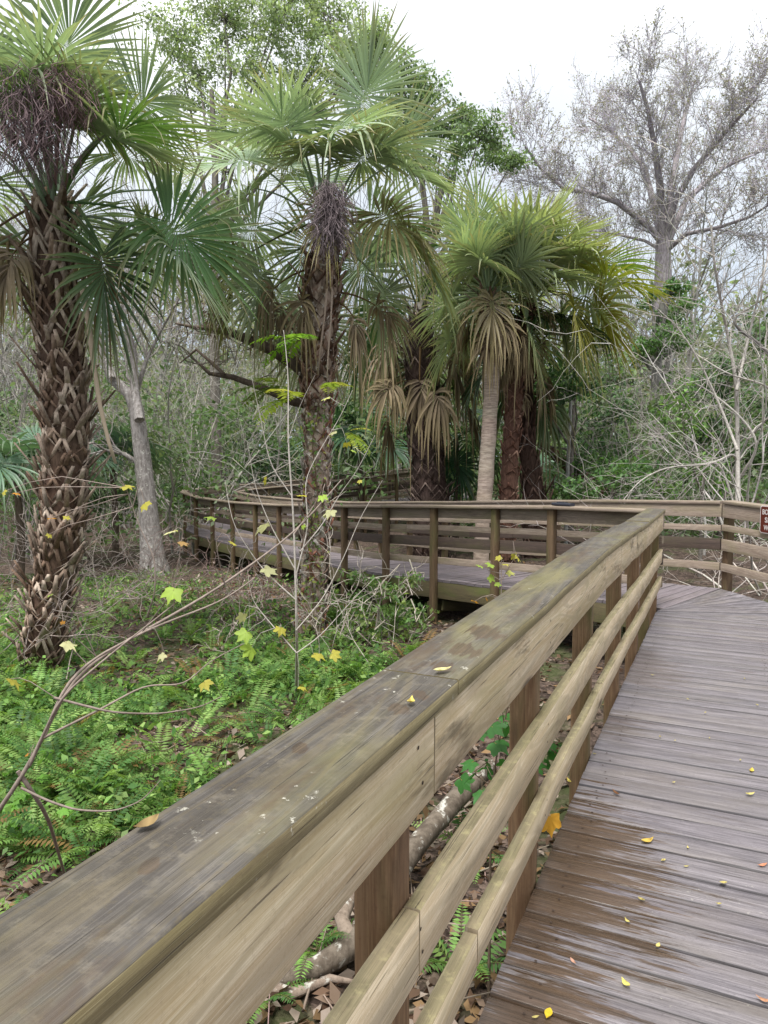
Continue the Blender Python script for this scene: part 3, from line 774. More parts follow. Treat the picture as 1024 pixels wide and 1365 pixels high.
def boxstrip(mb, pts, wid, th, side, nor, col):
    pts = np.asarray(pts, float); m = len(pts); w = np.asarray(wid, float)[:, None]; side = unit(side); nor = unit(nor)
    V = np.concatenate([pts - side * w / 2, pts + side * w / 2, pts + side * w / 2 - nor * th, pts - side * w / 2 - nor * th])
    i = np.arange(m - 1); F = []
    for a, b in ((0, 1), (1, 2), (2, 3), (3, 0)): F.append(np.stack([i + a * m, i + b * m, i + 1 + b * m, i + 1 + a * m], -1))
    F.append(np.array([[k * m + m - 1 for k in range(4)]])); F.append(np.array([[k * m for k in range(3, -1, -1)]]))
    mb.add(V, np.concatenate(F), col)

def palm(label, base, spine, rads, heart, nfr, ndead, boots=None, tcol=S(120, 100, 84), tmat='boots', Lp=(0.7, 1.1), Lb=(0.75, 1.0), green=S(84, 116, 66), el=(85, -45), az0=0.0, stalks=(), droop=0.11, arch=0.55, deadL=0.62, seed=1, tipdry=0.2, extra=(), group=None, deaddrop=(0.05, 0.45), nseg=54, elp=1.05, pitch=(12, 48), boots2=None):
    global RS
    RS = np.random.RandomState(seed); rnd = random.Random(seed)
    root = thing('sabal_palm', label, 'palm tree', base, group)
    sp = np.array([tuple(p) for p in spine], float); rads = np.asarray(rads, float)
    n = 40; cum = np.concatenate([[0], np.cumsum(np.linalg.norm(np.diff(sp, axis=0), axis=1))]); f = np.linspace(0, cum[-1], n)
    pts = np.stack([np.interp(f, cum, sp[:, k]) for k in range(3)], -1); rr = np.interp(f, cum, rads)
    for _ in range(3): pts[1:-1] = (pts[:-2] + 2 * pts[1:-1] + pts[2:]) / 4
    mb = MB(); cc = rcol(tcol, n, 0.12, 0.03)
    tube(mb, pts, rr * (0.86 if boots else 1.0), 14, cc * (0.62 if boots and boots[0] < 0.3 else 1.0), wob=0.05)
    for bt in [b for b in (boots, boots2) if b]:
        f0, f1, cnt, blen, bcols, out = bt
        for k in range(cnt):
            u = f0 + (f1 - f0) * (k + rnd.random() * 0.5) / cnt; a = k * 2.39996 + rnd.uniform(-0.25, 0.25)
            i = u * (n - 1); i0 = min(n - 2, int(i)); p = pts[i0] + (pts[i0 + 1] - pts[i0]) * (i - i0); r = rr[i0] * 0.86
            ax = unit(pts[i0 + 1] - pts[i0]); o = np.array((math.cos(a), math.sin(a), 0)); s = np.cross(ax, o)
            if rnd.random() < 0.12: continue
            c = p + o * r * 0.97; L = blen * rnd.uniform(0.45, 1.6); col = bcols[k % len(bcols)] * rnd.uniform(0.7, 1.25)
            ap = c + ax * L * 0.5 + o * (0.035 + 0.05 * out * rnd.random()) + s * rnd.uniform(-0.03, 0.03)
            for sg in (-1, 1):
                f_ = c + s * sg * (0.55 * r) - o * 0.03
                boxstrip(mb, [f_, f_ * 0.45 + ap * 0.55 + o * 0.02, ap], [0.05, 0.06, 0.045], 0.016, s * 1.0 + ax * -sg * 0.5, o, col)
            if rnd.random() < 0.75:
                e1 = ap + (ax * 0.8 + o * (0.25 + out * rnd.random() * 0.8) + s * rnd.uniform(-0.3, 0.3)) * L * rnd.uniform(0.25, 0.7)
                boxstrip(mb, [ap - ax * 0.03, (ap + e1) / 2 + o * 0.01, e1], [0.06, 0.045, 0.03], 0.018, s, o, col * rnd.uniform(0.7, 1.05))
    mb.build('trunk', M[tmat], root)
    H = np.array(tuple(heart), float)
    for k in range(nfr):
        u = (k + 0.5) / nfr; e = R(el[0] + (el[1] - el[0]) * u ** elp + rnd.uniform(-10, 10)); a = az0 + k * 2.39996 + rnd.uniform(-0.2, 0.2)
        g = green * rnd.uniform(0.8, 1.2); 
        if u > 0.8: g = g * 0.75 + S(120, 116, 58) * 0.25
        if math.sin(a) < -0.45 and e < R(40): e = R(rnd.uniform(42, 66))
        o = H + np.array((math.cos(a), math.sin(a), 0)) * 0.09 + UPV * (0.22 - 0.5 * u)
        frond_mesh(o, a, e, rnd.uniform(*Lp), rnd.uniform(*Lb), 0.0, nseg=nseg, droop=droop * (0.6 + 0.9 * u), arch=arch * rnd.uniform(0.35, 1.3), green=g, tipdry=tipdry * (0.4 + 1.5 * u), pitch=pitch).build('frond', M['frond'], root)
    for (a, e, lp, lb, g, age, dp) in extra:
        o = H + np.array((math.cos(R(a)), math.sin(R(a)), 0)) * 0.1
        frond_mesh(o, R(a), R(e), lp, lb, age, nseg=nseg, droop=dp * 0.5, pitch=pitch, green=g, tipdry=0.5).build('frond', M['frond'], root)
    for k in range(ndead):
        a = az0 + 1.0 + k * 2.39996; e = R(rnd.uniform(-60, 5)); zz = rnd.uniform(*deaddrop)
        i = int(np.clip((1 - zz / max(cum[-1], 1e-3)) * (n - 1), 0, n - 1))
        o = pts[i] + np.array((math.cos(a), math.sin(a), 0)) * rr[i]
        frond_mesh(o, a, e, deadL * rnd.uniform(0.5, 0.9), deadL * rnd.uniform(0.75, 1.1), rnd.uniform(0.75, 1.0), nseg=30, spread=95, droop=0.6, arch=0.5, green=S(110, 104, 66), tipdry=0.9).build('dead_frond', M['dry'], root)
    for (c, rad, ln, cnt, scol) in stalks:
        mb = MB(); c = np.array(tuple(c)); P0 = []; P1 = []; C = []
        for k in range(cnt):
            q = c + np.array((rnd.gauss(0, rad * 0.45), rnd.gauss(0, rad * 0.45), rnd.uniform(-0.15, 0.5) * ln)); dd = np.array((rnd.gauss(0, 0.5), rnd.gauss(0, 0.5), -0.7))
            for j in range(5):
                dd = unit(dd + np.array((rnd.gauss(0, 0.45), rnd.gauss(0, 0.45), -0.25))); q2 = q + dd * ln * 0.10; P0.append(q); P1.append(q2); C.append(scol * rnd.uniform(0.6, 1.5)); q = q2
        segs(mb, P0, P1, np.full(len(P0), 0.0038), np.full(len(P0), 0.0026), np.array(C), 3)
        tube(mb, [H, (H + c) / 2 + (0, 0, 0.25), c + (0, 0, ln * 0.4), c - (0, 0, ln * 0.3)], [0.02, 0.016, 0.012, 0.006], 5, scol * 1.3)
        mb.build('fruit_stalk', M['twig'], root)
    return root, pts, rr

TAN = [S(188, 168, 150), S(166, 144, 126), S(204, 186, 168), S(142, 118, 100)]
DK = [S(168, 140, 122), S(140, 114, 98), S(194, 170, 152), S(122, 98, 86)]
YL = 7.9
lp_base = P(50, 905, YL)
palm('tall sabal palm on the left with a trunk of criss-crossed tan leaf boots', (lp_base.x, lp_base.y, gz(lp_base.x, lp_base.y)),
     [P(46, 930, YL), P(58, 850, YL), P(82, 720, YL), P(88, 600, YL), P(84, 500, YL), P(74, 400, YL), P(70, 330, YL), P(72, 265, YL)], [0.24, 0.215, 0.225, 0.235, 0.24, 0.24, 0.22, 0.16],
     P(72, 270, YL), 26, 4, boots=(0.06, 0.98, 400, 0.40, TAN, 0.75), tcol=S(128, 104, 88), Lp=(0.85, 1.25), Lb=(0.78, 0.98), green=S(150, 170, 148), az0=0.6, seed=21, el=(86, -26), droop=0.11,
     stalks=[(P(40, 170, YL - 1.35), 0.36, 0.85, 420, S(126, 108, 110)), (P(90, 130, YL - 1.3), 0.22, 0.55, 200, S(132, 108, 108))],
     extra=[(-35, 38, 0.95, 1.0, S(104, 140, 80), 0, 0.2), (-15, -5, 1.25, 1.0, S(96, 134, 80), 0, 0.3), (-75, 62, 0.8, 1.0, S(104, 138, 90), 0, 0.2), (-30, -35, 0.9, 0.95, S(84, 110, 76), 0, 0.3), (200, -30, 0.9, 0.9, S(150, 124, 96), 0.6, 0.5)], tipdry=0.15)
YM = 9.7
mp = P(415, 850, YM)
palm('middle sabal palm with mottled red and grey trunk in front of the curving walk', (mp.x, mp.y, gz(mp.x, mp.y)),
     [P(412, 872, YM), P(414, 820, YM), P(421, 720, YM), P(423, 600, YM), P(424, 500, YM), P(428, 400, YM), P(432, 330, YM)], [0.235, 0.195, 0.19, 0.19, 0.22, 0.26, 0.19],
     P(432, 295, YM), 27, 6, boots=(0.60, 1.0, 130, 0.32, DK, 0.8), boots2=(0.0, 0.64, 170, 0.22, [S(206, 192, 180), S(182, 128, 108), S(226, 218, 208), S(166, 142, 126)], 0.12), tcol=S(188, 168, 152), tmat='mottled', Lp=(0.85, 1.25), Lb=(0.82, 1.02), green=S(154, 174, 150), az0=2.2, seed=33, el=(86, -34), droop=0.11,
     stalks=[(P(440, 290, YM - 1.75), 0.13, 0.80, 420, S(122, 110, 112))], deaddrop=(0.15, 0.7),
     extra=[(-30, 5, 0.75, 0.85, S(140, 138, 80), 0.3, 0.6), (-8, 0, 0.95, 0.9, S(130, 140, 84), 0.1, 0.5), (-80, 5, 0.55, 0.7, S(150, 144, 80), 0.25, 0.45), (172, -15, 1.2, 1.0, S(96, 110, 66), 0.2, 0.6)], tipdry=0.35)
YT = 14.6
t1 = P(645, 690, YT)
palm('right hand sabal palm with smooth grey ringed trunk and yellow green crown', (t1.x, t1.y, gz(t1.x, t1.y)),
     [PZ(640, 770, -1.0) * 0 + Vector((P(642, 690, YT).x, YT, -1.1)), P(645, 680, YT), P(653, 560, YT), P(656, 500, YT), P(655, 430, YT), P(652, 390, YT)], [0.21, 0.185, 0.17, 0.175, 0.22, 0.15],
     P(652, 385, YT), 24, 6, boots=(0.74, 1.0, 60, 0.34, DK, 0.9), tcol=S(176, 160, 146), tmat='ringed', Lp=(0.6, 0.95), Lb=(0.85, 1.1), green=S(158, 178, 146), elp=1.5, pitch=(4, 26), az0=4.0, seed=45, el=(88, -28), droop=0.12, deaddrop=(0.1, 0.6), nseg=40, tipdry=0.3,
     extra=[(-90, -30, 0.5, 0.9, S(150, 140, 80), 0.6, 0.9)])
YF = 15.2
t2 = P(680, 690, YF)
palm('sabal palm with red brown fibrous trunk close behind the grey ringed palm', (t2.x, t2.y, gz(t2.x, t2.y)),
     [Vector((P(674, 690, YF).x, YF, -1.1)), P(677, 680, YF), P(682, 580, YF), P(688, 500, YF), P(698, 440, YF), P(706, 400, YF)], [0.22, 0.205, 0.195, 0.19, 0.21, 0.15],
     P(712, 385, YF), 32, 7, boots=(0.0, 1.0, 150, 0.22, [S(140, 106, 90), S(118, 84, 70), S(166, 134, 116)], 0.25), tcol=S(134, 100, 84), tmat='boots', Lp=(0.65, 1.0), Lb=(0.95, 1.15), green=S(166, 180, 138), elp=1.5, pitch=(4, 26), az0=1.1, seed=58, el=(88, -30), droop=0.12, deaddrop=(0.1, 0.6), nseg=40, tipdry=0.3,
     extra=[(-20, 15, 1.2, 1.25, S(150, 158, 66), 0, 0.4), (-10, -10, 1.2, 1.2, S(158, 156, 66), 0.1, 0.5), (5, 35, 1.2, 1.2, S(120, 148, 66), 0, 0.35), (-50, -20, 1.0, 1.1, S(150, 150, 70), 0.15, 0.55)])
YD = 17.0
t3 = P(575, 690, YD)
palm('dark shaggy palm hung with dead fronds behind the curving rail', (t3.x, t3.y, gz(t3.x, t3.y)),
     [Vector((P(575, 690, YD).x, YD, -1.2)), P(574, 660, YD), P(566, 560, YD), P(562, 480, YD), P(560, 420, YD)], [0.50, 0.46, 0.42, 0.40, 0.2],
     P(560, 400, YD), 14, 14, boots=(0.0, 1.0, 210, 0.46, [S(124, 106, 98), S(100, 84, 76), S(146, 128, 118)], 1.4), tcol=S(104, 86, 78), Lp=(1.0, 1.5), Lb=(1.0, 1.3), green=S(70, 100, 64), az0=0.3, seed=63, el=(60, -65), droop=0.4, deaddrop=(0.2, 1.7), deadL=1.0, nseg=36, tipdry=0.4)
YG = 16.2
t4 = P(708, 690, YG)
palm('leaning fibrous palm trunk right of the red brown palm', (t4.x, t4.y, gz(t4.x, t4.y)),
     [Vector((P(716, 690, YG).x, YG, -1.1)), P(714, 672, YG), P(704, 600, YG), P(702, 540, YG), P(704, 470, YG)], [0.33, 0.29, 0.2, 0.17, 0.13],
     P(704, 465, YG), 8, 10, boots=(0.0, 1.0, 110, 0.5, [S(124, 100, 88), S(96, 74, 64)], 0.3), tcol=S(96, 74, 64), Lp=(0.6, 1.0), Lb=(0.9, 1.1), green=S(64, 94, 58), az0=2.3, seed=71, el=(40, -60), droop=0.55, nseg=34, deaddrop=(0.1, 0.9))
RS = np.random.RandomState(5)

# low palmettos in the understory
def palmetto(px, py, Y, n, Lb, label, g=S(74, 112, 72), seed=0, el=(80, 15)):
    global RS
    RS = np.random.RandomState(seed); rnd = random.Random(seed)
    q = P(px, py, Y); root = thing('palmetto', label, 'palmetto', (q.x, q.y, gz(q.x, q.y)))
    b = np.array((q.x, q.y, q.z))
    mb = MB(); tube(mb, [(q.x, q.y, gz(q.x, q.y) - 0.1), (q.x + 0.05, q.y, (q.z + gz(q.x, q.y)) / 2), b], np.array([0.16, 0.15, 0.12]) * (1.0 if q.z < 0.6 else 0.55), 8, S(104, 92, 80), wob=0.15); mb.build('trunk', M['boots'], root)
    for k in range(n):
        u = k / n; a = k * 2.4 + rnd.random()
        frond_mesh(b, a, R(el[0] + (el[1] - el[0]) * u), rnd.uniform(0.6, 1.0) * Lb, Lb * rnd.uniform(0.85, 1.1), 0, nseg=30, droop=0.3, green=g * rnd.uniform(0.8, 1.2)).build('frond', M['frond'], root)
palmetto(22, 640, 15, 10, 1.0, 'blue green palmetto at the left edge behind the tall palm', S(96, 128, 104), 3)
palmetto(150, 625, 19, 10, 1.15, 'blue green palmetto between the tall palm and the grey tree', S(100, 132, 112), 4)
palmetto(345, 650, 30, 9, 1.3, 'dark palmetto beyond the distant ramp left of the middle palm', S(66, 100, 84), 6)
palmetto(480, 600, 24, 12, 1.4, 'dark palmetto fronds right of the middle palm trunk', S(62, 96, 70), 7)
palmetto(608, 585, 18.2, 9, 0.95, 'dark green palmetto between the shaggy palm and the ringed trunk', S(56, 92, 66), 8, (50, -50))
palmetto(735, 640, 20, 9, 0.7, 'small pale palmetto low behind the rail right of the palm trunks', S(110, 150, 120), 9)
RS = np.random.RandomState(6)

# ------------------------------------------------------------------ branching trees
def grow(rs, p, d, L, r, dep, par, out):
    n = par['n'][dep]; stp = L / n; p = np.array(p, float); d = unit(d)
    for i in range(n):
        d = unit(d + rs.normal(0, par['wan'][dep], 3) + UPV * par['up'][dep])
        q = p + d * stp; f0 = i / n; f1 = (i + 1) / n
        r0 = r * (1 - 0.75 * f0); r1 = r * (1 - 0.75 * f1)
        out.append((p, q, r0, r1, dep))
        if dep + 1 < len(par['n']) and f1 >= par['start'][dep]:
            k = par['kids'][dep]; k = int(k) + (rs.uniform() < k - int(k))
            for _ in range(k):
                ax = unit(np.cross(d, rs.normal(size=3))); an = rs.uniform(*par['ang'])
                cd = d * math.cos(an) + ax * math.sin(an)
                grow(rs, q, cd, L * rs.uniform(*par['len']), max(r1 * 0.62, par['rmin']), dep + 1, par, out)
        p = q
def segmesh(segl, lo, hi, col, sides, var=0.15):
    mb = MB(); s = [x for x in segl if lo <= x[4] <= hi]
    if s:
        segs(mb, [x[0] for x in s], [x[1] for x in s], [x[2] for x in s], [x[3] for x in s], rcol(col, len(s), var, 0.04), sides)
    return mb

def bare_tree():
    rs = np.random.RandomState(4); Y = 31.0
    P0 = P
    def PT(x, y, Y_): return P0(x, y + max(0.0, (330 - y)) * 0.09, Y_)
    b = P(886, 560, Y); base = (b.x, Y, gz(b.x, Y)); root = thing('bare_tree', 'large spreading bare winter tree against the white sky on the right', 'tree', base)
    mb = MB(); col = S(176, 168, 172)
    tr = [Vector(base) - Vector((0, 0, 0.2)), P(885, 480, Y), P(884, 380, Y), P(884, 318, Y)]
    tube(mb, tr, [0.5, 0.40, 0.35, 0.29], 10, col, 0.04)
    limbs = [([(884, 325), (866, 300), (824, 264), (790, 250), (752, 244), (722, 215), (700, 182)], 0.19, -1.0),
             ([(882, 318), (872, 270), (860, 215), (840, 185), (815, 160), (785, 140)], 0.2, 1.5),
             ([(884, 318), (880, 240), (873, 185), (864, 130), (852, 85)], 0.24, -0.8),
             ([(886, 318), (894, 250), (904, 185), (914, 130), (926, 85)], 0.24, 1.0),
             ([(888, 318), (900, 262), (925, 215), (960, 170), (985, 140), (1010, 110)], 0.2, -1.8),
             ([(890, 322), (915, 260), (965, 212), (1010, 190), (1060, 160)], 0.2, 1.2),
             ([(888, 335), (915, 310), (960, 300), (1000, 285), (1050, 250)], 0.14, -2.0),
             ([(884, 335), (860, 320), (820, 310), (780, 305), (740, 290)], 0.10, 1.8)]
    out = []
    par = dict(n=[0, 7, 6, 4], wan=[0, 0.16, 0.2, 0.25], up=[0, 0.05, 0.06, 0.05], start=[0, 0.15, 0.2, 1], kids=[0, 1.2, 1.7, 0], ang=(0.35, 0.95), len=(0.42, 0.7), rmin=0.012)
    for pts, r, dy in limbs:
        m = len(pts); pl = [np.array(PT(x, y, Y + dy * 2.2 * (i / (m - 1)) ** 1.0)) for i, (x, y) in enumerate(pts)]
        rad = [0.78 * r * (1 - 0.72 * i / (m - 1)) for i in range(m)]
        tube(mb, pl, rad, 7, col * rs.uniform(0.9, 1.1), 0.04)
        for i in range(1, m):
            for k in range(2 if i == 1 else (4 if i == 2 else 6)):
                f = rs.uniform(); q = pl[i - 1] * (1 - f) + pl[i] * f; dd = unit(pl[i] - pl[i - 1])
                ax = unit(np.cross(dd, rs.normal(size=3))); an = rs.uniform(0.4, 1.0)
                grow(rs, q, dd * math.cos(an) + ax * math.sin(an) + UPV * 0.25, rs.uniform(1.0, 1.9), max(0.016, rad[i] * 0.3), 1, par, out)
    mb.build('trunk', M['bark'], root)
    segmesh(out, 1, 2, S(196, 190, 196), 4).build('branches', M['twig'], root)
    segmesh(out, 3, 3, S(206, 200, 210), 3).build('twigs', M['twig'], root)
    tips = np.array([x[1] for x in out if x[4] == 3]); tips = tips[RS.uniform(0, 1, len(tips)) < 0.9]
    mb = MB(); n = len(tips); L = RS.uniform(0.05, 0.11, n)
    quads(mb, tips, rdir(n), rdir(n), L, L * 0.5, np.array([S(158, 160, 148), S(162, 158, 162), S(166, 160, 140)])[RS.randint(0, 3, n)])
    mb.build('leaves', M['leaf'], root)
    return len(out)
nb_ = bare_tree()

def leafy_tree(label, Y, trunk, limbs, cls, green, size, per, seed, tcol=S(130, 124, 116), tr=0.18, spread=1.0, grow_=1.0):
    """cls: (px, py, radius m, count) clusters of leaf sprays; limbs run from the trunk to each"""
    rs = np.random.RandomState(seed); cls = [(x, y, r_ * grow_, int(c_ * grow_ ** 2)) for x, y, r_, c_ in cls]
    tp = [P(x, y, Y) for x, y in trunk]; base = (tp[0].x, Y, gz(tp[0].x, Y))
    root = thing('leafy_tree', label, 'tree', base)
    mb = MB(); tube(mb, [Vector(base)] + tp, np.linspace(tr, tr * 0.4, len(tp) + 1), 8, tcol, 0.05)
    out = []; cen = []
    for (x, y, rad, cnt) in cls:
        c = np.array(P(x, y, Y + rs.uniform(-1.5, 1.5) * spread)); f = rs.uniform(0.3, 1.0)
        i = min(len(tp) - 2, int(f * (len(tp) - 1))); q = np.array(tp[i])
        mid = (q + c) / 2 + rs.normal(0, 0.25, 3) + (0, 0, -0.25)
        tube(mb, [q, mid, c], [tr * 0.38, tr * 0.22, tr * 0.08], 5, tcol * rs.uniform(0.85, 1.1))
        for k in range(cnt):
            o = unit(rs.normal(size=3)) * rad * rs.uniform(0.25, 1.0) ** 0.6; o[2] *= 0.75
            e = c + o; mq = c + o * 0.45 + rs.normal(0, 0.12, 3); out.append((c + rs.normal(0, 0.1, 3), mq, 0.010, 0.007, 3)); out.append((mq, e, 0.007, 0.004, 3)); cen.append(e); cen.append(c + o * 0.5)
    mb.build('trunk', M['bark'], root)
    segmesh(out, 3, 3, tcol, 3).build('twigs', M['twig'], root)
    mb = MB(); cols = np.array([g * k for g in green for k in (0.65, 0.9, 1.15)])
    clumps(mb, cen, 0.30 * spread, int(per * 0.6), size, cols)
    mb.build('crown', M['leaf'], root)
CG = [S(166, 184, 146), S(152, 172, 132), S(180, 194, 158)]
leafy_tree('tall airy green tree rising behind between the left and middle palms', 23, [(285, 420), (286, 330), (287, 220), (282, 120)], None,
           [(235, 45, 1.3, 26), (300, 25, 1.5, 36), (370, 20, 1.5, 34), (440, 30, 1.5, 34), (488, 68, 0.9, 22), (265, 95, 1.2, 16), (335, 95, 1.2, 18), (410, 100, 1.3, 24), (470, 110, 1.1, 22), (230, 130, 0.9, 10), (300, 150, 0.9, 10), (290, 285, 1.2, 16), (320, 200, 1.0, 10), (400, -30, 1.6, 30), (290, -40, 1.6, 30), (500, 50, 0.7, 12)],
           CG, 0.12, 40, 13, grow_=1.3)
leafy_tree('leafy green limb of a tree leaning into the sky right of the middle palm crown', 21, [(560, 420), (575, 330), (590, 240)], None,
           [(535, 105, 0.7, 18), (565, 125, 0.7, 20), (555, 165, 0.8, 20), (590, 170, 0.6, 14), (620, 155, 0.6, 18), (640, 180, 0.6, 18), (655, 205, 0.5, 14), (685, 212, 0.4, 12), (560, 215, 0.8, 16), (610, 200, 0.5, 10), (530, 150, 0.6, 12), (600, 235, 0.6, 8)],
           [S(136, 160, 118), S(122, 146, 104)], 0.11, 32, 17, grow_=1.25)
leafy_tree('vine draped tree column standing before the bare tree on the right', 24, [(872, 640), (873, 560), (876, 480), (884, 400)], None,
           [(895, 385, 0.6, 16), (905, 410, 0.7, 18), (885, 425, 0.6, 16), (900, 440, 0.6, 16), (870, 400, 0.5, 10), (875, 460, 0.5, 10), (850, 470, 0.6, 12), (905, 460, 0.5, 8), (880, 500, 0.4, 6)],
           [S(96, 132, 78), S(116, 150, 92)], 0.13, 26, 19, tcol=S(150, 146, 140), tr=0.3, spread=0.7)
leafy_tree('dark glossy evergreen shrub behind the rail right of the palm trunks', 17.5, [(760, 690), (762, 600), (765, 540)], None,
           [(735, 500, 0.7, 14), (765, 520, 0.8, 18), (800, 530, 0.7, 14), (745, 560, 0.8, 18), (790, 575, 0.8, 18), (825, 545, 0.6, 12), (770, 610, 0.7, 16), (720, 540, 0.6, 10), (815, 600, 0.6, 14)],
           [S(84, 116, 80), S(98, 132, 88)], 0.13, 26, 23, tr=0.1)
leafy_tree('mid green bush low behind the rail below the leaning dead trunk', 15.5, [(815, 700), (816, 660), (818, 630)], None,
           [(800, 620, 0.5, 14), (830, 635, 0.5, 16), (815, 655, 0.5, 14), (850, 625, 0.4, 10), (760, 655, 0.4, 10), (780, 650, 0.4, 10), (845, 655, 0.4, 10)],
           [S(92, 128, 78), S(112, 148, 90)], 0.11, 24, 29, tr=0.06)
leafy_tree('light green bush among pale twigs beyond the right hand rail', 13.5, [(935, 700), (936, 660), (940, 630)], None,
           [(925, 560, 0.35, 8), (930, 620, 0.4, 10), (950, 640, 0.35, 8), (895, 560, 0.35, 8), (910, 530, 0.3, 6), (885, 650, 0.3, 8)],
           [S(122, 158, 88), S(104, 140, 80)], 0.1, 18, 31, tr=0.04)

DG = [S(96, 126, 86), S(110, 140, 94), S(84, 112, 78)]
leafy_tree('dense mid green shrub mass behind the pale twig tangle on the right', 20, [(960, 700), (962, 620), (965, 540)], None,
           [(930, 520, 1.0, 22), (975, 500, 1.0, 22), (1015, 540, 1.0, 22), (950, 580, 1.0, 22), (1000, 610, 1.0, 22), (920, 630, 0.9, 18), (1040, 600, 1.0, 20), (960, 650, 0.9, 18), (1010, 450, 0.9, 14)],
           DG, 0.15, 26, 41, tr=0.08)
leafy_tree('grey green shrub mass under the vine draped tree', 21.5, [(850, 700), (850, 620), (850, 560)], None,
           [(820, 500, 0.9, 18), (860, 540, 1.0, 22), (840, 600, 1.0, 22), (880, 610, 0.9, 18), (800, 450, 0.7, 12), (870, 650, 0.9, 18), (905, 560, 0.8, 14)],
           [S(112, 132, 98), S(98, 122, 86), S(126, 142, 108)], 0.15, 26, 43, tr=0.08)
leafy_tree('shaded green understory bush left of the grey tree', 20.5, [(110, 720), (110, 660), (110, 620)], None,
           [(40, 600, 1.0, 18), (90, 620, 1.0, 18), (140, 590, 0.9, 16), (120, 660, 1.0, 20), (50, 670, 1.0, 20), (10, 640, 0.9, 16), (165, 660, 0.8, 14), (0, 560, 0.9, 12)],
           DG, 0.15, 24, 47, tr=0.08)
leafy_tree('shaded green bush beyond the far corner of the curving walk', 26, [(300, 690), (300, 650), (300, 620)], None,
           [(240, 610, 1.0, 18), (290, 600, 1.1, 20), (340, 610, 1.1, 20), (270, 640, 1.0, 18), (380, 600, 1.0, 16), (230, 650, 0.9, 14), (420, 610, 0.9, 14), (330, 560, 0.9, 12)],
           DG, 0.17, 24, 53, tr=0.08)

# grey trunked tree on the left
def grey_tree():
    rs = np.random.RandomState(9); Y = 17.0
    tp = [P(206, 770, Y), P(204, 745, Y), P(200, 700, Y), P(194, 640, Y), P(188, 590, Y), P(182, 545, Y), P(172, 525, Y), P(150, 505, Y), P(136, 470, Y), P(128, 430, Y)]
    base = (tp[0].x, Y, gz(tp[0].x, Y)); root = thing('grey_tree', 'smooth grey leaning tree trunk between the tall palm and the curving walk', 'tree', base)
    mb = MB(); c = S(158, 152, 148)
    tube(mb, tp, [0.42, 0.30, 0.23, 0.20, 0.19, 0.17, 0.13, 0.12, 0.10, 0.06], 10, c, 0.05)
    limbs = [([(186, 560), (180, 520), (178, 470), (168, 430), (158, 400)], 0.12), ([(190, 620), (165, 605), (140, 600), (125, 590)], 0.07), ([(183, 520), (195, 480), (215, 440), (235, 405)], 0.06)]
    out = []; par = dict(n=[0, 6, 5, 4], wan=[0, 0.2, 0.25, 0.3], up=[0, 0.08, 0.05, 0.03], start=[0, 0.2, 0.3, 1], kids=[0, 1.0, 1.0, 0], ang=(0.4, 1.0), len=(0.45, 0.7), rmin=0.008)
    for pts, r in limbs + [([(150, 505), (136, 470), (128, 430)], 0.08)]:
        m = len(pts); pl = [np.array(P(x, y, Y + rs.uniform(-0.4, 0.4))) for x, y in pts]; tube(mb, pl, np.linspace(r, r * 0.35, m), 6, c)
        for i in range(1, m):
            for k in range(3): grow(rs, pl[i], unit(pl[i] - pl[i - 1]) + rs.normal(0, 0.5, 3), rs.uniform(1.2, 2.4), 0.025, 1, par, out)
    mb.build('trunk', M['lichen'], root)
    segmesh(out, 1, 3, S(160, 154, 148), 3).build('branches', M['twig'], root)
grey_tree()

# bare shrubs of pale arching stems
def bare_shrub(label, px, py, Y, n, H, col, seed, lean=(0, 0, 0), spread=0.6, r=0.02, kids=1.1, wan=0.12):
    rs = np.random.RandomState(seed); q = P(px, py, Y); base = np.array((q.x, Y, gz(q.x, Y)))
    root = thing('bare_shrub', label, 'shrub', tuple(base)); out = []
    par = dict(n=[9, 7, 5], wan=[wan, 0.2, 0.25], up=[-0.015, 0.0, 0.0], start=[0.25, 0.2, 1], kids=[kids, kids * 0.8, 0], ang=(0.4, 1.1), len=(0.32, 0.6), rmin=0.005)
    for k in range(n):
        d = np.array((rs.normal(0, spread), rs.normal(0, spread), 1.0)) + np.array(lean)
        grow(rs, base + rs.normal(0, 0.35, 3) * (1, 1, 0), d, H * rs.uniform(0.6, 1.2), r * rs.uniform(0.6, 1.2), 0, par, out)
    segmesh(out, 0, 0, col, 4, 0.25).build('stems', M['twig'], root)
    segmesh(out, 1, 2, col * 0.95, 3, 0.25).build('twigs', M['twig'], root)
PALE = S(196, 190, 182)
bare_shrub('tangle of pale arching twigs filling the right edge beyond the rail', 1010, 690, 12.0, 6, 4.6, PALE, 101, (-0.55, 0, 0), 0.6, 0.02)
bare_shrub('low sprawl of pale twigs just beyond the outer bend of the rail', 930, 700, 11.2, 8, 2.2, S(184, 174, 166), 102, (0, 0, -0.6), 1.1, 0.012, 1.0, 0.18)
bare_shrub('tall pale stemmed shrub behind the right hand twig tangle', 960, 690, 16.0, 5, 6.0, S(190, 184, 180), 103, (0, 0, 0), 0.45, 0.034)
bare_shrub('thin grey twiggy shrub beneath the vine draped tree', 860, 700, 18.0, 12, 4.0, S(168, 160, 154), 104, (0.1, 0, 0), 0.5, 0.02)
bare_shrub('cluster of pale slender saplings behind the grey trunked tree', 255, 700, 21.5, 12, 6.5, S(186, 182, 172), 105, (0.15, 0, 0), 0.4, 0.035)
bare_shrub('pale many stemmed thicket above the far corner of the walk', 320, 690, 25.0, 13, 7.5, S(180, 176, 166), 106, (0, 0, 0), 0.4, 0.04)
bare_shrub('grey twiggy thicket at the left edge behind the tall palm', 20, 700, 19.0, 11, 6.0, S(160, 154, 148), 107, (0.1, 0, 0), 0.45, 0.03)
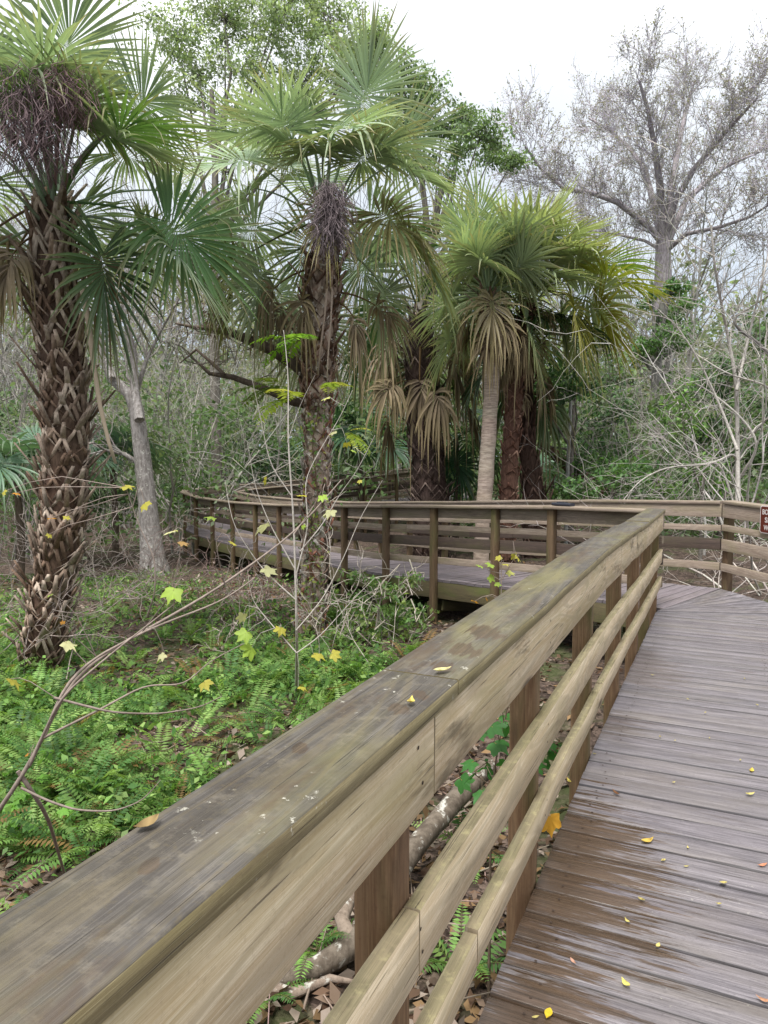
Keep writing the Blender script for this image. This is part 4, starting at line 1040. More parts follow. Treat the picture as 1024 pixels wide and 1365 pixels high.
bare_shrub('grey thicket showing between the tall palm and middle palm crowns', 170, 700, 29.0, 14, 9.5, S(170, 164, 160), 108, (0, 0, 0), 0.35, 0.045)
bare_shrub('dry pinkish brush under the middle of the curving walk', 310, 800, 11.6, 12, 1.1, S(150, 128, 120), 109, (0, 0, -0.3), 0.9, 0.007)

def arching():
    rs = np.random.RandomState(31); Y = 12.6; b = P(984, 690, Y); base = (b.x, Y, gz(b.x, Y))
    root = thing('bare_shrub', 'pale leafless small tree with long arching boughs at the right edge', 'shrub', base); mb = MB(); out = []; c = S(186, 180, 172)
    par = dict(n=[0, 7, 5], wan=[0, 0.2, 0.28], up=[0, 0.03, 0.02], start=[0, 0.2, 1], kids=[0, 1.0, 0], ang=(0.4, 1.1), len=(0.4, 0.65), rmin=0.004)
    for pts, r, k in (([(984, 690), (983, 564), (982, 507), (969, 441), (953, 362), (948, 300)], 0.045, 1), ([(983, 600), (960, 540), (928, 472), (902, 434), (880, 415)], 0.026, 1), ([(984, 640), (1016, 593), (985, 551), (934, 513), (900, 500)], 0.026, 1),
                      ([(984, 680), (985, 596), (953, 620), (890, 621), (852, 640), (830, 668)], 0.024, 1), ([(1060, 640), (1040, 540), (1024, 512), (972, 501), (928, 472)], 0.03, 1), ([(984, 690), (959, 608), (928, 634), (902, 665)], 0.022, 0.62),
                      ([(1070, 520), (1010, 455), (985, 440), (976, 425), (1000, 410), (1024, 395)], 0.035, 0.4), ([(982, 520), (1000, 440), (1020, 360), (1030, 310)], 0.026, 1)):
        pl = [np.array(P(x, y, Y + rs.uniform(-0.5, 0.5))) for x, y in pts]; m = len(pl); cum = np.linspace(0, m - 1, m * 4)
        q = np.stack([np.interp(cum, np.arange(m), np.array(pl)[:, j]) for j in range(3)], -1)
        for _ in range(4): q[1:-1] = (q[:-2] + 2 * q[1:-1] + q[2:]) / 4
        tube(mb, q, np.linspace(r, r * 0.3, len(q)), 6, c * k, 0.08)
        for j in range(4, len(q), 2): grow(rs, q[j], unit(q[j] - q[j - 1]) + rs.normal(0, 0.6, 3), rs.uniform(0.5, 1.5), r * 0.3, 1, par, out)
    mb.build('stems', M['twig'], root); segmesh(out, 1, 2, c, 3, 0.25).build('twigs', M['twig'], root)
arching()

# dead pinkish leaves on the brush below the walk
mb = MB(); n = 650
X = np.array([tuple(P(random.gauss(310, 38), random.gauss(795, 22), random.uniform(10.6, 12.4))) for _ in range(n)])
X[:, 2] = np.maximum(X[:, 2], GZ(X[:, 0], X[:, 1]) + 0.02)
quads(mb, X, rdir(n) * (1, 1, 0.6) - (0, 0, 0.4), rdir(n), RS.uniform(0.05, 0.11, n), RS.uniform(0.02, 0.04, n), np.array([S(196, 168, 160), S(170, 136, 126), S(214, 196, 186), S(140, 104, 92)])[RS.randint(0, 4, n)])
tag(mb.build('dead_leaves', M['dry']), 'withered pinkish leaves clinging to low brush below the walk', 'dead leaves', kind='stuff')

bare_shrub('thin pale brush sprouting around the foot of the middle palm', 465, 870, 8.6, 4, 1.1, S(186, 176, 164), 121, (0, 0, 0), 0.5, 0.006, 0.75)
bare_shrub('thin leafless brush left of the middle palm before the dry pinkish brush', 335, 880, 8.4, 5, 1.0, S(170, 158, 148), 122, (0, 0, 0), 0.6, 0.006, 0.75)
bare_shrub('wiry bare brush between the left palm foot and the grey tree', 150, 820, 11.5, 9, 1.4, S(160, 150, 142), 123, (0, 0, 0), 0.6, 0.007, 0.8)
bare_shrub('bare twiggy bush at the left edge beside the foot of the tall palm', -10, 880, 7.5, 12, 1.6, S(164, 152, 144), 124, (0.1, 0, 0), 0.6, 0.007, 1.2)
# leafy shrub by the middle palm foot
leafy_tree('small leafed shrub growing between the middle palm foot and walkway posts', 9.3, [(500, 850), (505, 810), (512, 780)], None,
           [(470, 770, 0.18, 6), (500, 780, 0.25, 8), (530, 790, 0.25, 8), (550, 770, 0.2, 6), (480, 815, 0.3, 10), (520, 830, 0.3, 10), (555, 825, 0.25, 8), (460, 845, 0.3, 8), (500, 860, 0.3, 10), (545, 860, 0.25, 8)],
           [S(128, 156, 98), S(150, 170, 104), S(104, 138, 80)], 0.075, 14, 37, tr=0.02, spread=0.35, tcol=S(176, 168, 156))

# ------------------------------------------------------------------ far woodland
def woodland():
    mb = MB(); rs = np.random.RandomState(77)
    cols = np.array([S(146, 156, 130), S(126, 140, 108), S(162, 164, 148), S(112, 130, 96), S(164, 162, 152), S(136, 152, 114)])
    for (Y0, Y1, n, zmax, size, per, rad, xr) in ((52, 70, 1500, 15.0, 0.6, 30, 2.4, 0.72), (34, 50, 1700, 10.5, 0.34, 34, 1.5, 0.72), (24, 33, 650, 6.0, 0.22, 32, 1.0, 0.66), (17.5, 25, 760, 4.6, 0.16, 34, 0.75, 0.66)):
        Y = rs.uniform(Y0, Y1, n); X = rs.uniform(-xr, xr, n) * Y; H = zmax * (0.75 + 0.25 * np.sin(X * 0.55) + 0.15 * np.sin(X * 1.3 + 2))
        u = rs.uniform(0, 1, n) ** 0.9; z = -1 + (H + 1) * u
        keep = ~((X > -4.6) & (X < 2.0) & (Y > 18) & (Y < 27.5) & (z < 1.8)) & (Y > 15)
        X, Y, z = X[keep], Y[keep], z[keep]
        ci = rs.randint(0, 6, len(X)); c = cols[ci]
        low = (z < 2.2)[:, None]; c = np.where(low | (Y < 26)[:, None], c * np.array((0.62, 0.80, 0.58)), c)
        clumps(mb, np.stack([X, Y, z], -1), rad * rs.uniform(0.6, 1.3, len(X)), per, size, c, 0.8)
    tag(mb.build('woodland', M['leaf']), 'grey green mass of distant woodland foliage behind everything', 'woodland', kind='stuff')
    mb = MB(); out = []
    par = dict(n=[9, 7, 5], wan=[0.06, 0.14, 0.2], up=[0.02, 0.05, 0.03], start=[0.25, 0.2, 1], kids=[1.3, 1.3, 0], ang=(0.35, 0.9), len=(0.28, 0.5), rmin=0.012)
    for k in range(135):
        Y = rs.uniform(27, 44); x = rs.uniform(-0.66, 0.66) * Y
        grow(rs, (x, Y, gz(x, Y)), (rs.normal(0, 0.15), rs.normal(0, 0.15), 1), rs.uniform(7, 13.5), rs.uniform(0.05, 0.14), 0, par, out)
    segs(mb, [o[0] for o in out], [o[1] for o in out], [o[2] for o in out], [o[3] for o in out], rcol(S(160, 157, 148), len(out), 0.35, 0.04), 3)
    tag(mb.build('woodland_stems', M['twig']), 'pale grey bare stems and twigs of the distant woodland', 'woodland', kind='stuff')
    return len(out)
nw_ = woodland()

# leaning dead trunk behind the right rail
Y = 18.5; pl = [P(718, 590, Y), P(738, 604, Y), P(762, 624, Y), P(784, 640, Y), P(812, 662, Y - 0.5), P(850, 720, Y - 1)]
mb = MB(); tube(mb, pl, [0.10, 0.14, 0.16, 0.17, 0.19, 0.2], 8, S(104, 82, 66), 0.12)
e = pl[-1]; tag(mb.build('leaning_dead_tree', M['bark'], None, tuple(e)), 'dark brown dead trunk leaning low behind the rail right of the palms', 'dead trunk')
Y = 17; pl = [P(755, 690, Y), P(757, 620, Y), P(760, 560, Y), P(762, 500, Y)]
mb = MB(); tube(mb, [Vector((pl[0].x, Y, -1))] + pl, [0.05, 0.05, 0.045, 0.04, 0.03], 6, S(176, 176, 172), 0.1)
tag(mb.build('sapling_trunk', M['lichen'], None, (pl[0].x, Y, -1)), 'thin pale sapling trunk crossing in front of the leaning dead trunk', 'sapling')

# mossy oak branch by the middle palm
def oak():
    Y = 10.3; b = P(425, 850, Y); base = (b.x, Y, gz(b.x, Y)); root = thing('leaning_tree', 'dark mossy tree with two crooked branches reaching left from the middle palm', 'tree', base)
    mb = MB(); c = S(96, 84, 74)
    tube(mb, [Vector(base), P(432, 740, Y), P(432, 620, Y), P(424, 545, Y - 0.1), P(414, 505, Y - 0.25), P(392, 485, Y - 0.3), P(362, 466, Y - 0.3), P(330, 452, Y - 0.2), P(300, 440, Y), P(285, 412, Y), P(278, 395, Y)], [0.11, 0.09, 0.085, 0.085, 0.085, 0.085, 0.08, 0.065, 0.05, 0.035, 0.015], 8, c, 0.14)
    tube(mb, [P(305, 445, Y), P(282, 438, Y), P(258, 436, Y), P(234, 431, Y)], [0.05, 0.04, 0.03, 0.012], 6, c * 1.2, 0.12)
    tube(mb, [P(416, 540, Y - 0.1), P(390, 535, Y - 0.3), P(350, 517, Y - 0.4), P(310, 503, Y - 0.3), P(280, 498, Y - 0.2), P(258, 478, Y)], [0.07, 0.06, 0.05, 0.04, 0.03, 0.012], 7, c, 0.14)
    tube(mb, [P(300, 500, Y - 0.3), P(280, 482, Y - 0.2), P(262, 466, Y - 0.1), P(240, 484, Y)], [0.03, 0.025, 0.02, 0.008], 5, c * 1.2, 0.12)
    mb.build('trunk', M['bark'], root)
    rs = np.random.RandomState(12); out = []; par = dict(n=[0, 5, 4], wan=[0, 0.3, 0.35], up=[0, 0.02, 0], start=[0, 0.2, 1], kids=[0, 1.0, 0], ang=(0.4, 1.1), len=(0.4, 0.6), rmin=0.004)
    for k in range(26):
        x = rs.uniform(245, 380); grow(rs, np.array(P(x, 432 + (x - 240) * 0.26 + rs.choice([0, 45]) * (x < 350), Y - 0.15)), (rs.normal(0, 0.7), rs.normal(0, 0.7), rs.uniform(-0.3, 1)), rs.uniform(0.3, 0.9), 0.01, 1, par, out)
    segmesh(out, 1, 2, S(130, 118, 110), 3).build('twigs', M['twig'], root)
    mb = MB(); n = 260; c_ = np.array([tuple(P(rs.uniform(270, 305), rs.uniform(375, 450), Y + rs.uniform(-0.2, 0.2))) for _ in range(n)])
    quads(mb, c_, rdir(n) - (0, 0, 0.5), rdir(n), 0.07, 0.025, rcol(S(118, 100, 92), n, 0.3)); mb.build('dead_foliage', M['dry'], root)
oak()
YELG = [S(176, 190, 74), S(150, 176, 64), S(196, 196, 90)]
for (px, py, dY, L, n, az, label, cols) in ((400, 452, -0.45, 0.42, 5, (2.2, 5.6), 'bright yellow green fern tuft high on the middle palm trunk', [S(150, 196, 66), S(130, 180, 60)]),
        (372, 515, -0.5, 0.40, 5, (2.6, 5.2), 'dark olive fern tuft on the lower mossy branch', [S(100, 116, 40), S(84, 104, 40)]),
        (392, 530, -0.62, 0.5, 3, (3.6, 4.9), 'pale yellow fern fronds hanging left of the middle palm trunk', YELG),
        (438, 515, -0.4, 0.36, 3, (4.6, 5.8), 'small yellow fern hanging on the front of the middle palm', YELG),
        (462, 575, -0.45, 0.3, 3, (5.2, 6.6), 'small yellow fern tuft on the right side of the middle palm trunk', YELG)):
    q = P(px, py, YM + dY); fern_plant(tuple(q), n + 1, L * 1.45, label, cols, (-0.4, 0.5), az, 0.4, pw=0.26, K=13, wmax=0.06)

root = thing('climbing_vine', 'leafy green climber clinging to the lower trunk of the middle palm', 'vine', (mp.x, YM - 0.25, gz(mp.x, YM)))
mb = MB(); vv = [P(408, 868, YM - 0.27), P(418, 800, YM - 0.25), P(412, 730, YM - 0.24), P(424, 660, YM - 0.25), P(416, 590, YM - 0.25), P(426, 540, YM - 0.3)]
tube(mb, vv, 0.008, 5, S(120, 100, 80)); mb.build('stem', M['bark'], root)
mb = MB(); n = 420; f = RS.uniform(0, 1, n) ** 1.5 * 4.99; q = np.array([tuple(vv[int(x)].lerp(vv[int(x) + 1], x % 1)) for x in f]) + RS.normal(0, 1, (n, 3)) * (0.12, 0.05, 0.08)
quads(mb, q, rdir(n) - (0, 0, 0.4), rdir(n) + (0, -0.8, 0.6), RS.uniform(0.04, 0.09, n), RS.uniform(0.025, 0.045, n), np.array([S(126, 158, 92), S(104, 136, 78), S(168, 176, 92)])[RS.randint(0, 3, n)]); mb.build('leaves', M['leaf'], root)
# strips of dead petiole hanging on palms
def strip(label, pts, Y, w, col):
    mb = MB(); q = np.array([tuple(P(x, y, Y)) for x, y in pts]); boxstrip(mb, q, np.linspace(w, w * 0.5, len(q)), 0.012, (1, 0, 0), (0, -1, 0), col)
    tag(mb.build('dead_petiole', M['dry'], None, tuple(q[0])), label, 'dead petiole')
strip('long pale dead petiole hanging from the right side of the left palm', [(110, 385), (118, 430), (124, 480), (133, 540), (145, 590), (154, 618)], YL - 0.42, 0.06, S(190, 172, 152))
strip('pale strip of dead leaf stem down the middle palm, left of two', [(436, 385), (433, 420), (427, 465), (424, 500)], YM - 0.4, 0.03, S(176, 156, 144))
strip('pale strip of dead leaf stem down the middle palm, right of two', [(443, 385), (441, 430), (437, 480), (436, 520)], YM - 0.42, 0.025, S(180, 162, 150))

# ------------------------------------------------------------------ maple leaves
def maple_leaf(mb, p, d, n, size, col):
    d = unit(d); n = unit(np.asarray(n) - d * np.dot(n, d)); s = np.cross(d, n)
    lob = [(0, 1.0), (10, 0.72), (20, 0.66), (27, 0.56), (36, 0.74), (50, 0.90), (62, 0.72), (76, 0.54), (92, 0.58), (108, 0.58), (122, 0.40), (150, 0.22), (180, 0.10)]
    pts = [(r * math.sin(R(a)), r * math.cos(R(a)) + 0.15) for a, r in lob] + [(-r * math.sin(R(a)), r * math.cos(R(a)) + 0.15) for a, r in lob[-2:0:-1]]
    pts = np.array(pts); k = len(pts); cv = RS.uniform(0.15, 0.45)
    z = -cv * (pts ** 2).sum(1) * 0.7 + RS.normal(0, 0.05, k)
    V = p + size * (pts[:, :1] * s + pts[:, 1:] * d + z[:, None] * n)
    c = p + size * 0.15 * d
    j = np.arange(k); cc = np.vstack([np.asarray(col) * RS.uniform(0.85, 1.1, (k, 1)), np.asarray(col) * 1.05])
    mb.add(np.vstack([V, c]), np.stack([j, (j + 1) % k, np.full(k, k)], -1), cc)

YC = {'y': S(198, 190, 84), 'g': S(168, 196, 84), 'p': S(222, 220, 170), 'w': S(226, 222, 206), 'o': S(212, 150, 60), 'b': S(196, 158, 104), 'G': S(72, 128, 62)}
def sapling(label, base, stems, leaves, cat='sapling', col=S(150, 136, 126), Yd=2.9, mat='twig', name='maple_sapling'):
    root = thing(name, label, cat, tuple(base))
    mb = MB()
    for pts, r0, r1 in stems:
        q = [Vector(p) if len(p) == 3 and isinstance(p, tuple) and p[2] < 0 else P(*p) for p in pts]
        q = np.array([tuple(v) for v in q])
        cum = np.concatenate([[0], np.cumsum(np.linalg.norm(np.diff(q, axis=0), axis=1))]); m = max(6, len(q) * 4); f = np.linspace(0, cum[-1], m)
        qq = np.stack([np.interp(f, cum, q[:, k]) for k in range(3)], -1)
        for _ in range(3): qq[1:-1] = (qq[:-2] + 2 * qq[1:-1] + qq[2:]) / 4
        tube(mb, qq, np.linspace(r0, r1, m), 6, col * RS.uniform(0.85, 1.1), 0.08)
    STEM = np.concatenate(mb.V)
    for (px, py, Y, size, c) in leaves:
        p = np.array(tuple(P(px, py, Y))); k = np.argmin(((STEM - p) ** 2).sum(1)); q = STEM[k]
        if np.linalg.norm(q - p) < 0.9:
            md = (p + q) / 2 + RS.normal(0, 0.02, 3) + (0, 0, 0.03); tube(mb, [q, q * 0.6 + md * 0.4, md, md * 0.45 + p * 0.55 + (0, 0, 0.01), p], [0.0022, 0.002, 0.0018, 0.0015, 0.0012], 4, col, cap=False)
    mb.build('stem', M[mat], root)
    for (px, py, Y, size, c) in leaves:
        p = np.array(tuple(P(px, py, Y))); mb = MB()
        d = np.array((RS.normal(0.2, 0.8), RS.normal(-0.3, 0.6), RS.normal(-0.3, 0.3))); n = np.array((RS.normal(0, 0.5), -0.15, 1.0)) + RS.normal(0, 0.3, 3)
        size *= 0.8 if c != 'G' else 0.8
        maple_leaf(mb, p, d, n, size, YC[c] * RS.uniform(0.7, 1.05))
        e = p
        segs(mb, [e], [e + unit(d) * size * 0.2], [0.0016], [0.0016], S(170, 150, 90), 3)
        mb.build('leaf', M['leaf'], root)
D0 = 3.0
g0 = PZ(-160, 1250, -0.9)
sapling('foreground sapling sprawling from the lower left with scattered yellowing maple leaves', (g0.x, g0.y, gz(g0.x, g0.y)),
        [([(g0.x, g0.y, -0.9), (-60, 1150, 3.3), (0, 1080, D0), (52, 1000, D0), (76, 935, D0), (110, 888, D0 + 0.1), (190, 842, D0 + 0.2), (280, 792, D0 + 0.4), (392, 712, D0 + 0.6), (455, 640, D0 + 0.8)], 0.014, 0.003),
         ([(60, 980, D0), (85, 915, D0), (120, 880, D0 + 0.1), (200, 838, D0 + 0.1), (300, 800, D0 + 0.2), (340, 770, D0 + 0.2)], 0.008, 0.003),
         ([(40, 1020, D0), (80, 930, D0 - 0.1), (150, 870, D0 - 0.1), (219, 816, D0), (252, 790, D0)], 0.007, 0.002),
         ([(72, 930, D0), (110, 940, D0), (150, 950, D0), (210, 952, D0 + 0.1), (268, 943, D0 + 0.1), (296, 928, D0 + 0.1)], 0.006, 0.002),
         ([(55, 985, D0), (95, 965, D0), (135, 945, D0), (195, 912, D0 + 0.1), (246, 914, D0 + 0.1), (278, 882, D0 + 0.2), (325, 858, D0 + 0.2)], 0.006, 0.002),
         ([(28, 1050, D0), (60, 1066, D0), (100, 1080, D0), (152, 1082, D0), (190, 1068, D0), (214, 1040, D0)], 0.006, 0.002),
         ([(24, 1028, D0), (48, 1062, D0), (64, 1090, D0 + 0.2), (76, 1130, D0 + 0.5), (86, 1165, D0 + 0.9)], 0.009, 0.008),
         ([(196, 822, D0 + 0.1), (207, 790, D0), (207, 744, D0), (187, 705, D0), (174, 668, D0), (168, 650, D0)], 0.004, 0.0015),
         ([(190, 842, D0 + 0.2), (230, 790, D0), (240, 740, D0), (244, 706, D0)], 0.0035, 0.0012),
         ([(300, 780, D0 + 0.4), (290, 740, D0 + 0.3), (286, 692, D0 + 0.3)], 0.003, 0.0012),
         ([(392, 712, D0 + 0.6), (420, 672, D0 + 0.7), (428, 655, D0 + 0.7)], 0.003, 0.0012)],
        [(166, 648, D0, 0.055, 'y'), (193, 671, D0, 0.055, 'y'), (283, 689, D0 + 0.3, 0.05, 'g'), (234, 707, D0, 0.06, 'p'), (241, 722, D0, 0.045, 'b'), (233, 784, D0, 0.085, 'g'), (88, 688, D0, 0.03, 'y'), (68, 691, D0, 0.035, 'o'), (66, 712, D0, 0.025, 'y'),
         (22, 657, D0, 0.03, 'o'), (5, 655, D0, 0.03, 'y'), (70, 792, D0, 0.03, 'g'), (86, 856, D0, 0.07, 'p'), (14, 905, D0, 0.075, 'y'), (308, 722, D0 + 0.3, 0.04, 'y'), (408, 661, D0 + 0.6, 0.055, 'y'), (430, 660, D0 + 0.6, 0.05, 'g'), (442, 680, D0 + 0.7, 0.07, 'p'), (220, 872, D0, 0.045, 'p'), (272, 909, D0, 0.06, 'y'), (84, 832, D0, 0.02, 'o'), (38, 1006, D0, 0.02, 'o')])
Y2 = 5.6
g2 = PZ(395, 925, -0.88)
st2 = [([(g2.x, g2.y, -0.9), (396, 850, Y2), (394, 770, Y2), (392, 700, Y2), (388, 640, Y2), (383, 580, Y2), (386, 500, Y2 + 0.1), (378, 440, Y2 + 0.1)], 0.016, 0.003),
       ([(394, 770, Y2), (412, 700, Y2), (405, 640, Y2), (432, 590, Y2), (452, 560, Y2), (470, 520, Y2)], 0.006, 0.002), ([(400, 735, Y2), (430, 700, Y2 + 0.1), (452, 660, Y2 + 0.1), (475, 630, Y2), (500, 580, Y2)], 0.005, 0.002),
       ([(388, 660, Y2), (360, 620, Y2), (348, 560, Y2), (335, 500, Y2)], 0.005, 0.0015), ([(394, 760, Y2), (360, 700, Y2), (340, 650, Y2), (330, 590, Y2)], 0.006, 0.0015), ([(395, 800, Y2), (350, 760, Y2), (310, 700, Y2 - 0.1), (300, 640, Y2)], 0.006, 0.0015),
       ([(395, 840, Y2), (430, 800, Y2), (460, 740, Y2), (480, 690, Y2), (510, 640, Y2)], 0.006, 0.0015), ([(395, 870, Y2), (360, 830, Y2), (335, 800, Y2), (330, 760, Y2)], 0.006, 0.0015), ([(396, 870, Y2), (425, 850, Y2), (470, 800, Y2), (500, 770, Y2)], 0.005, 0.0015), ([(383, 590, Y2), (400, 540, Y2), (420, 500, Y2)], 0.003, 0.001)]
sapling('slender pale stemmed sapling with limp cream and yellow leaves before the middle palm', (g2.x, g2.y, gz(g2.x, g2.y)), st2,
        [(357, 697, Y2, 0.15, 'w'), (352, 757, Y2, 0.14, 'p'), (330, 842, Y2, 0.13, 'g'), (336, 863, Y2, 0.14, 'g'), (375, 836, Y2, 0.10, 'y'), (325, 818, Y2, 0.10, 'p'), (418, 872, Y2, 0.12, 'y'), (442, 871, Y2, 0.10, 'y'), (398, 915, Y2, 0.09, 'y'), (448, 575, Y2, 0.07, 'p'), (462, 590, Y2, 0.06, 'y'), (355, 640, Y2, 0.07, 'y'), (436, 530, Y2, 0.07, 'p'), (470, 600, Y2, 0.05, 'g'), (404, 700, Y2, 0.05, 'g'), (480, 640, Y2, 0.04, 'y')], col=S(196, 188, 178))
Y3 = 4.6
g3 = PZ(660, 1080, -0.8); yv = Y3
sapling('small sapling with yellow green maple leaves poking above the near rail', (P(668, 800, yv).x, yv, gz(P(668, 800, yv).x, yv)),
        [([(P(668, 800, yv).x, yv, -0.9), (668, 800, yv), (670, 772, yv), (668, 750, yv)], 0.008, 0.003), ([(670, 772, yv), (682, 750, yv), (690, 738, yv)], 0.003, 0.0015), ([(669, 765, yv), (650, 760, yv)], 0.003, 0.0015)],
        [(655, 752, yv, 0.06, 'g'), (668, 742, yv, 0.055, 'y'), (685, 738, yv, 0.055, 'y'), (652, 768, yv, 0.06, 'g'), (676, 762, yv, 0.07, 'p'), (640, 754, yv, 0.05, 'g'), (660, 778, yv, 0.05, 'g'), (690, 742, yv, 0.05, 'y'), (672, 752, yv, 0.05, 'y'), (632, 802, yv, 0.05, 'o'), (648, 796, yv, 0.035, 'o')])
Y4 = 3.0
g4 = P(655, 1060, Y4)
lv = [(x + random.uniform(-8, 8), y + random.uniform(-8, 8), Y4 + random.uniform(-0.12, 0.15), random.uniform(0.06, 0.10), 'G') for x, y in ((675, 950), (690, 955), (655, 975), (680, 970), (640, 985), (665, 990), (690, 990), (625, 1010), (650, 1010), (680, 1015), (635, 1035), (660, 1030), (690, 1035), (670, 1055), (645, 1050), (620, 1030), (700, 1010), (735, 985), (745, 1010), (728, 1020), (750, 985), (740, 1030))]
sapling('dark green maple seedling growing up between the rails beside the deck', (g4.x, Y4, gz(g4.x, Y4)),
        [([(g4.x, Y4, -0.88), (655, 1060, Y4), (660, 1010, Y4), (672, 960, Y4)], 0.008, 0.003), ([(658, 1040, Y4), (690, 1010, Y4), (735, 990, Y4)], 0.004, 0.002), ([(658, 1050, Y4), (630, 1030, Y4)], 0.003, 0.002)], lv, col=S(110, 96, 80))

# low leafy plants at the left foreground
for i, (px, py, lab) in enumerate(((25, 1075, 'broad leafed seedling at the left edge beside the sapling stem'), (60, 1100, 'small green seedling below the sapling stem on the leaf litter'))):
    q = PZ(px, py, -0.85); root = thing('seedling', lab, 'seedling', (q.x, q.y, gz(q.x, q.y)))
    mb = MB()
    for k in range(16):
        a = random.uniform(0, TAU); p = np.array((q.x, q.y, gz(q.x, q.y))) + np.array((math.cos(a) * 0.16, math.sin(a) * 0.16, random.uniform(0.05, 0.28)))
        maple_leaf(mb, p, (math.cos(a), math.sin(a), -0.3), (0, -0.2, 1), random.uniform(0.05, 0.09), S(116, 164, 72) * random.uniform(0.8, 1.2))
    mb.build('leaves', M['leaf'], root)

# ------------------------------------------------------------------ fallen log under the rail
def log():
    def G(px, py, z): q = PZ(px, py, z); return np.array(tuple(q))
    pl = [G(250, 1385, -0.78), G(350, 1312, -0.75), G(420, 1292, -0.72), G(470, 1262, -0.68), G(500, 1205, -0.66), G(560, 1120, -0.62), G(605, 1070, -0.58), G(650, 1020, -0.5)]
    root = thing('fallen_log', 'lichen spotted fallen log lying under the near handrail', 'log', tuple(pl[1]))
    mb = MB(); tube(mb, pl, [0.04, 0.046, 0.05, 0.052, 0.056, 0.062, 0.064, 0.064], 14, S(112, 102, 90), 0.15); mb.build('trunk', M['lichen'], root)
    mb = MB(); tube(mb, [pl[1], G(390, 1325, -0.74), G(440, 1305, -0.74), G(478, 1310, -0.76)], [0.03, 0.025, 0.02, 0.008], 6, S(150, 134, 120), 0.1)
    tube(mb, [pl[3], G(455, 1225, -0.62), G(470, 1190, -0.6)], [0.04, 0.035, 0.03], 7, S(138, 124, 110), 0.1); mb.build('limb', M['lichen'], root)
log()
# twigs lying on the litter
mb = MB(); n = 420; Y_ = RS.uniform(2.4, 9, n); X_ = RS.uniform(-0.6, 0.15, n) * Y_; z_ = GZ(X_, Y_) + 0.03
p0 = np.stack([X_, Y_, z_], -1); d_ = rdir(n) * (1, 1, 0.25); p1 = p0 + d_ * RS.uniform(0.15, 0.6, (n, 1))
segs(mb, p0, p1, RS.uniform(0.003, 0.008, n), RS.uniform(0.002, 0.004, n), rcol(S(140, 124, 112), n, 0.3), 4)
tag(mb.build('fallen_twigs', M['twig']), 'thin fallen twigs strewn over the leaf litter', 'twigs', kind='stuff')

# ------------------------------------------------------------------ fallen leaves on the boards
def flat_leaf(px, py, size, col, label, zbase=None, group=None, curl=0.55):
    p = np.array(tuple(PZ(px, py, 0.004 if zbase is None else zbase)))
    if zbase is None:
        t = p[0] * st + p[1] * ct; z = A(t, 0)[2]; p = np.array(tuple(PZ(px, py, z + 0.005)))
    a = RS.uniform(0, TAU); d = np.array((math.cos(a), math.sin(a), 0)); s = np.array((-d[1], d[0], 0))
    u = np.linspace(0, 1, 6); w = np.array((0.02, 0.17, 0.24, 0.21, 0.11, 0.005)) * size * RS.uniform(0.7, 1.1)
    lift = size * curl * ((u - 0.5) ** 2) * RS.uniform(0.6, 2.0)
    c = p + d * (u - 0.5)[:, None] * size + np.array((0, 0, 1)) * lift[:, None]
    e = np.array((0, 0, 1.0)) * (w * curl * 0.8)[:, None]
    V = np.concatenate([c - s * w[:, None] + e, c, c + s * w[:, None] + e]); i = np.arange(5)
    F = np.concatenate([np.stack([i, i + 1, i + 7, i + 6], -1), np.stack([i + 6, i + 7, i + 13, i + 12], -1)])
    spot = RS.uniform(0, 1, (18, 1)) < 0.22; cc = col * RS.uniform(0.75, 1.1, (18, 1)); cc = np.where(spot, cc * 0.45 + S(110, 78, 46) * 0.3, cc)
    mb = MB(); mb.add(V, F, cc)
    tag(mb.build('fallen_leaf', M['dry'], None, tuple(p)), label, 'leaf', group)
YEL = S(198, 184, 116)
for px, py, s_, c, lab in ((863, 1122, 0.075, S(222, 190, 96), 'largest curled golden leaf on the deck beside the wet patch'), (731, 1352, 0.05, S(232, 198, 60), 'bright yellow leaf at the bottom edge of the deck'),
        (834, 1312, 0.045, S(228, 216, 120), 'square pale yellow leaf near the bottom of the deck'), (1016, 1154, 0.05, S(206, 140, 110), 'salmon coloured leaf at the right edge of the deck'),
        (1018, 1334, 0.05, S(200, 150, 120), 'dull orange leaf in the lower right corner of the deck'), (764, 1282, 0.035, S(206, 160, 140), 'small pinkish leaf in a deck seam on the dark wet boards'),
        (1000, 1059, 0.06, S(220, 206, 130), 'broad pale yellow leaf on the right side of the deck'), (1002, 1028, 0.05, S(216, 190, 90), 'yellow leaf just above a broad pale one at right'),
        (822, 1058, 0.06, S(120, 84, 58), 'brown withered leaf on the middle of the deck'), (759, 1042, 0.05, S(226, 208, 110), 'pale yellow leaf beside the post base left of the deck')):
    flat_leaf(px, py, s_ * 0.85, c, lab)
for px, py in ((917, 1130), (884, 1147), (915, 1155), (964, 1177), (958, 1205), (855, 1199), (836, 1228), (877, 1261), (714, 1356), (880, 982), (900, 987), (946, 984), (987, 1013), (898, 1043), (917, 932), (993, 905), (793, 1005), (940, 950), (870, 900), (1010, 940)):
    flat_leaf(px, py, random.uniform(0.016, 0.029), YEL * random.uniform(0.75, 1.1), 'tiny yellow leaf scattered on the grey deck boards', None, 'tiny yellow leaves on the deck')
zc = 1.074
for px, py, s_, c, lab in ((590, 894, 0.05, S(212, 204, 150), 'pale leaf by the seam across the handrail cap'), (548, 936, 0.035, S(226, 204, 110), 'small yellow leaf on the inner edge of the handrail cap'),
        (195, 1101, 0.04, S(150, 128, 90), 'curled brown leaf on the outer edge of the handrail cap')):
    flat_leaf(px, py, s_, c, lab, zc)
mb = MB(); p = np.array(tuple(PZ(733, 1104, 0.12)))
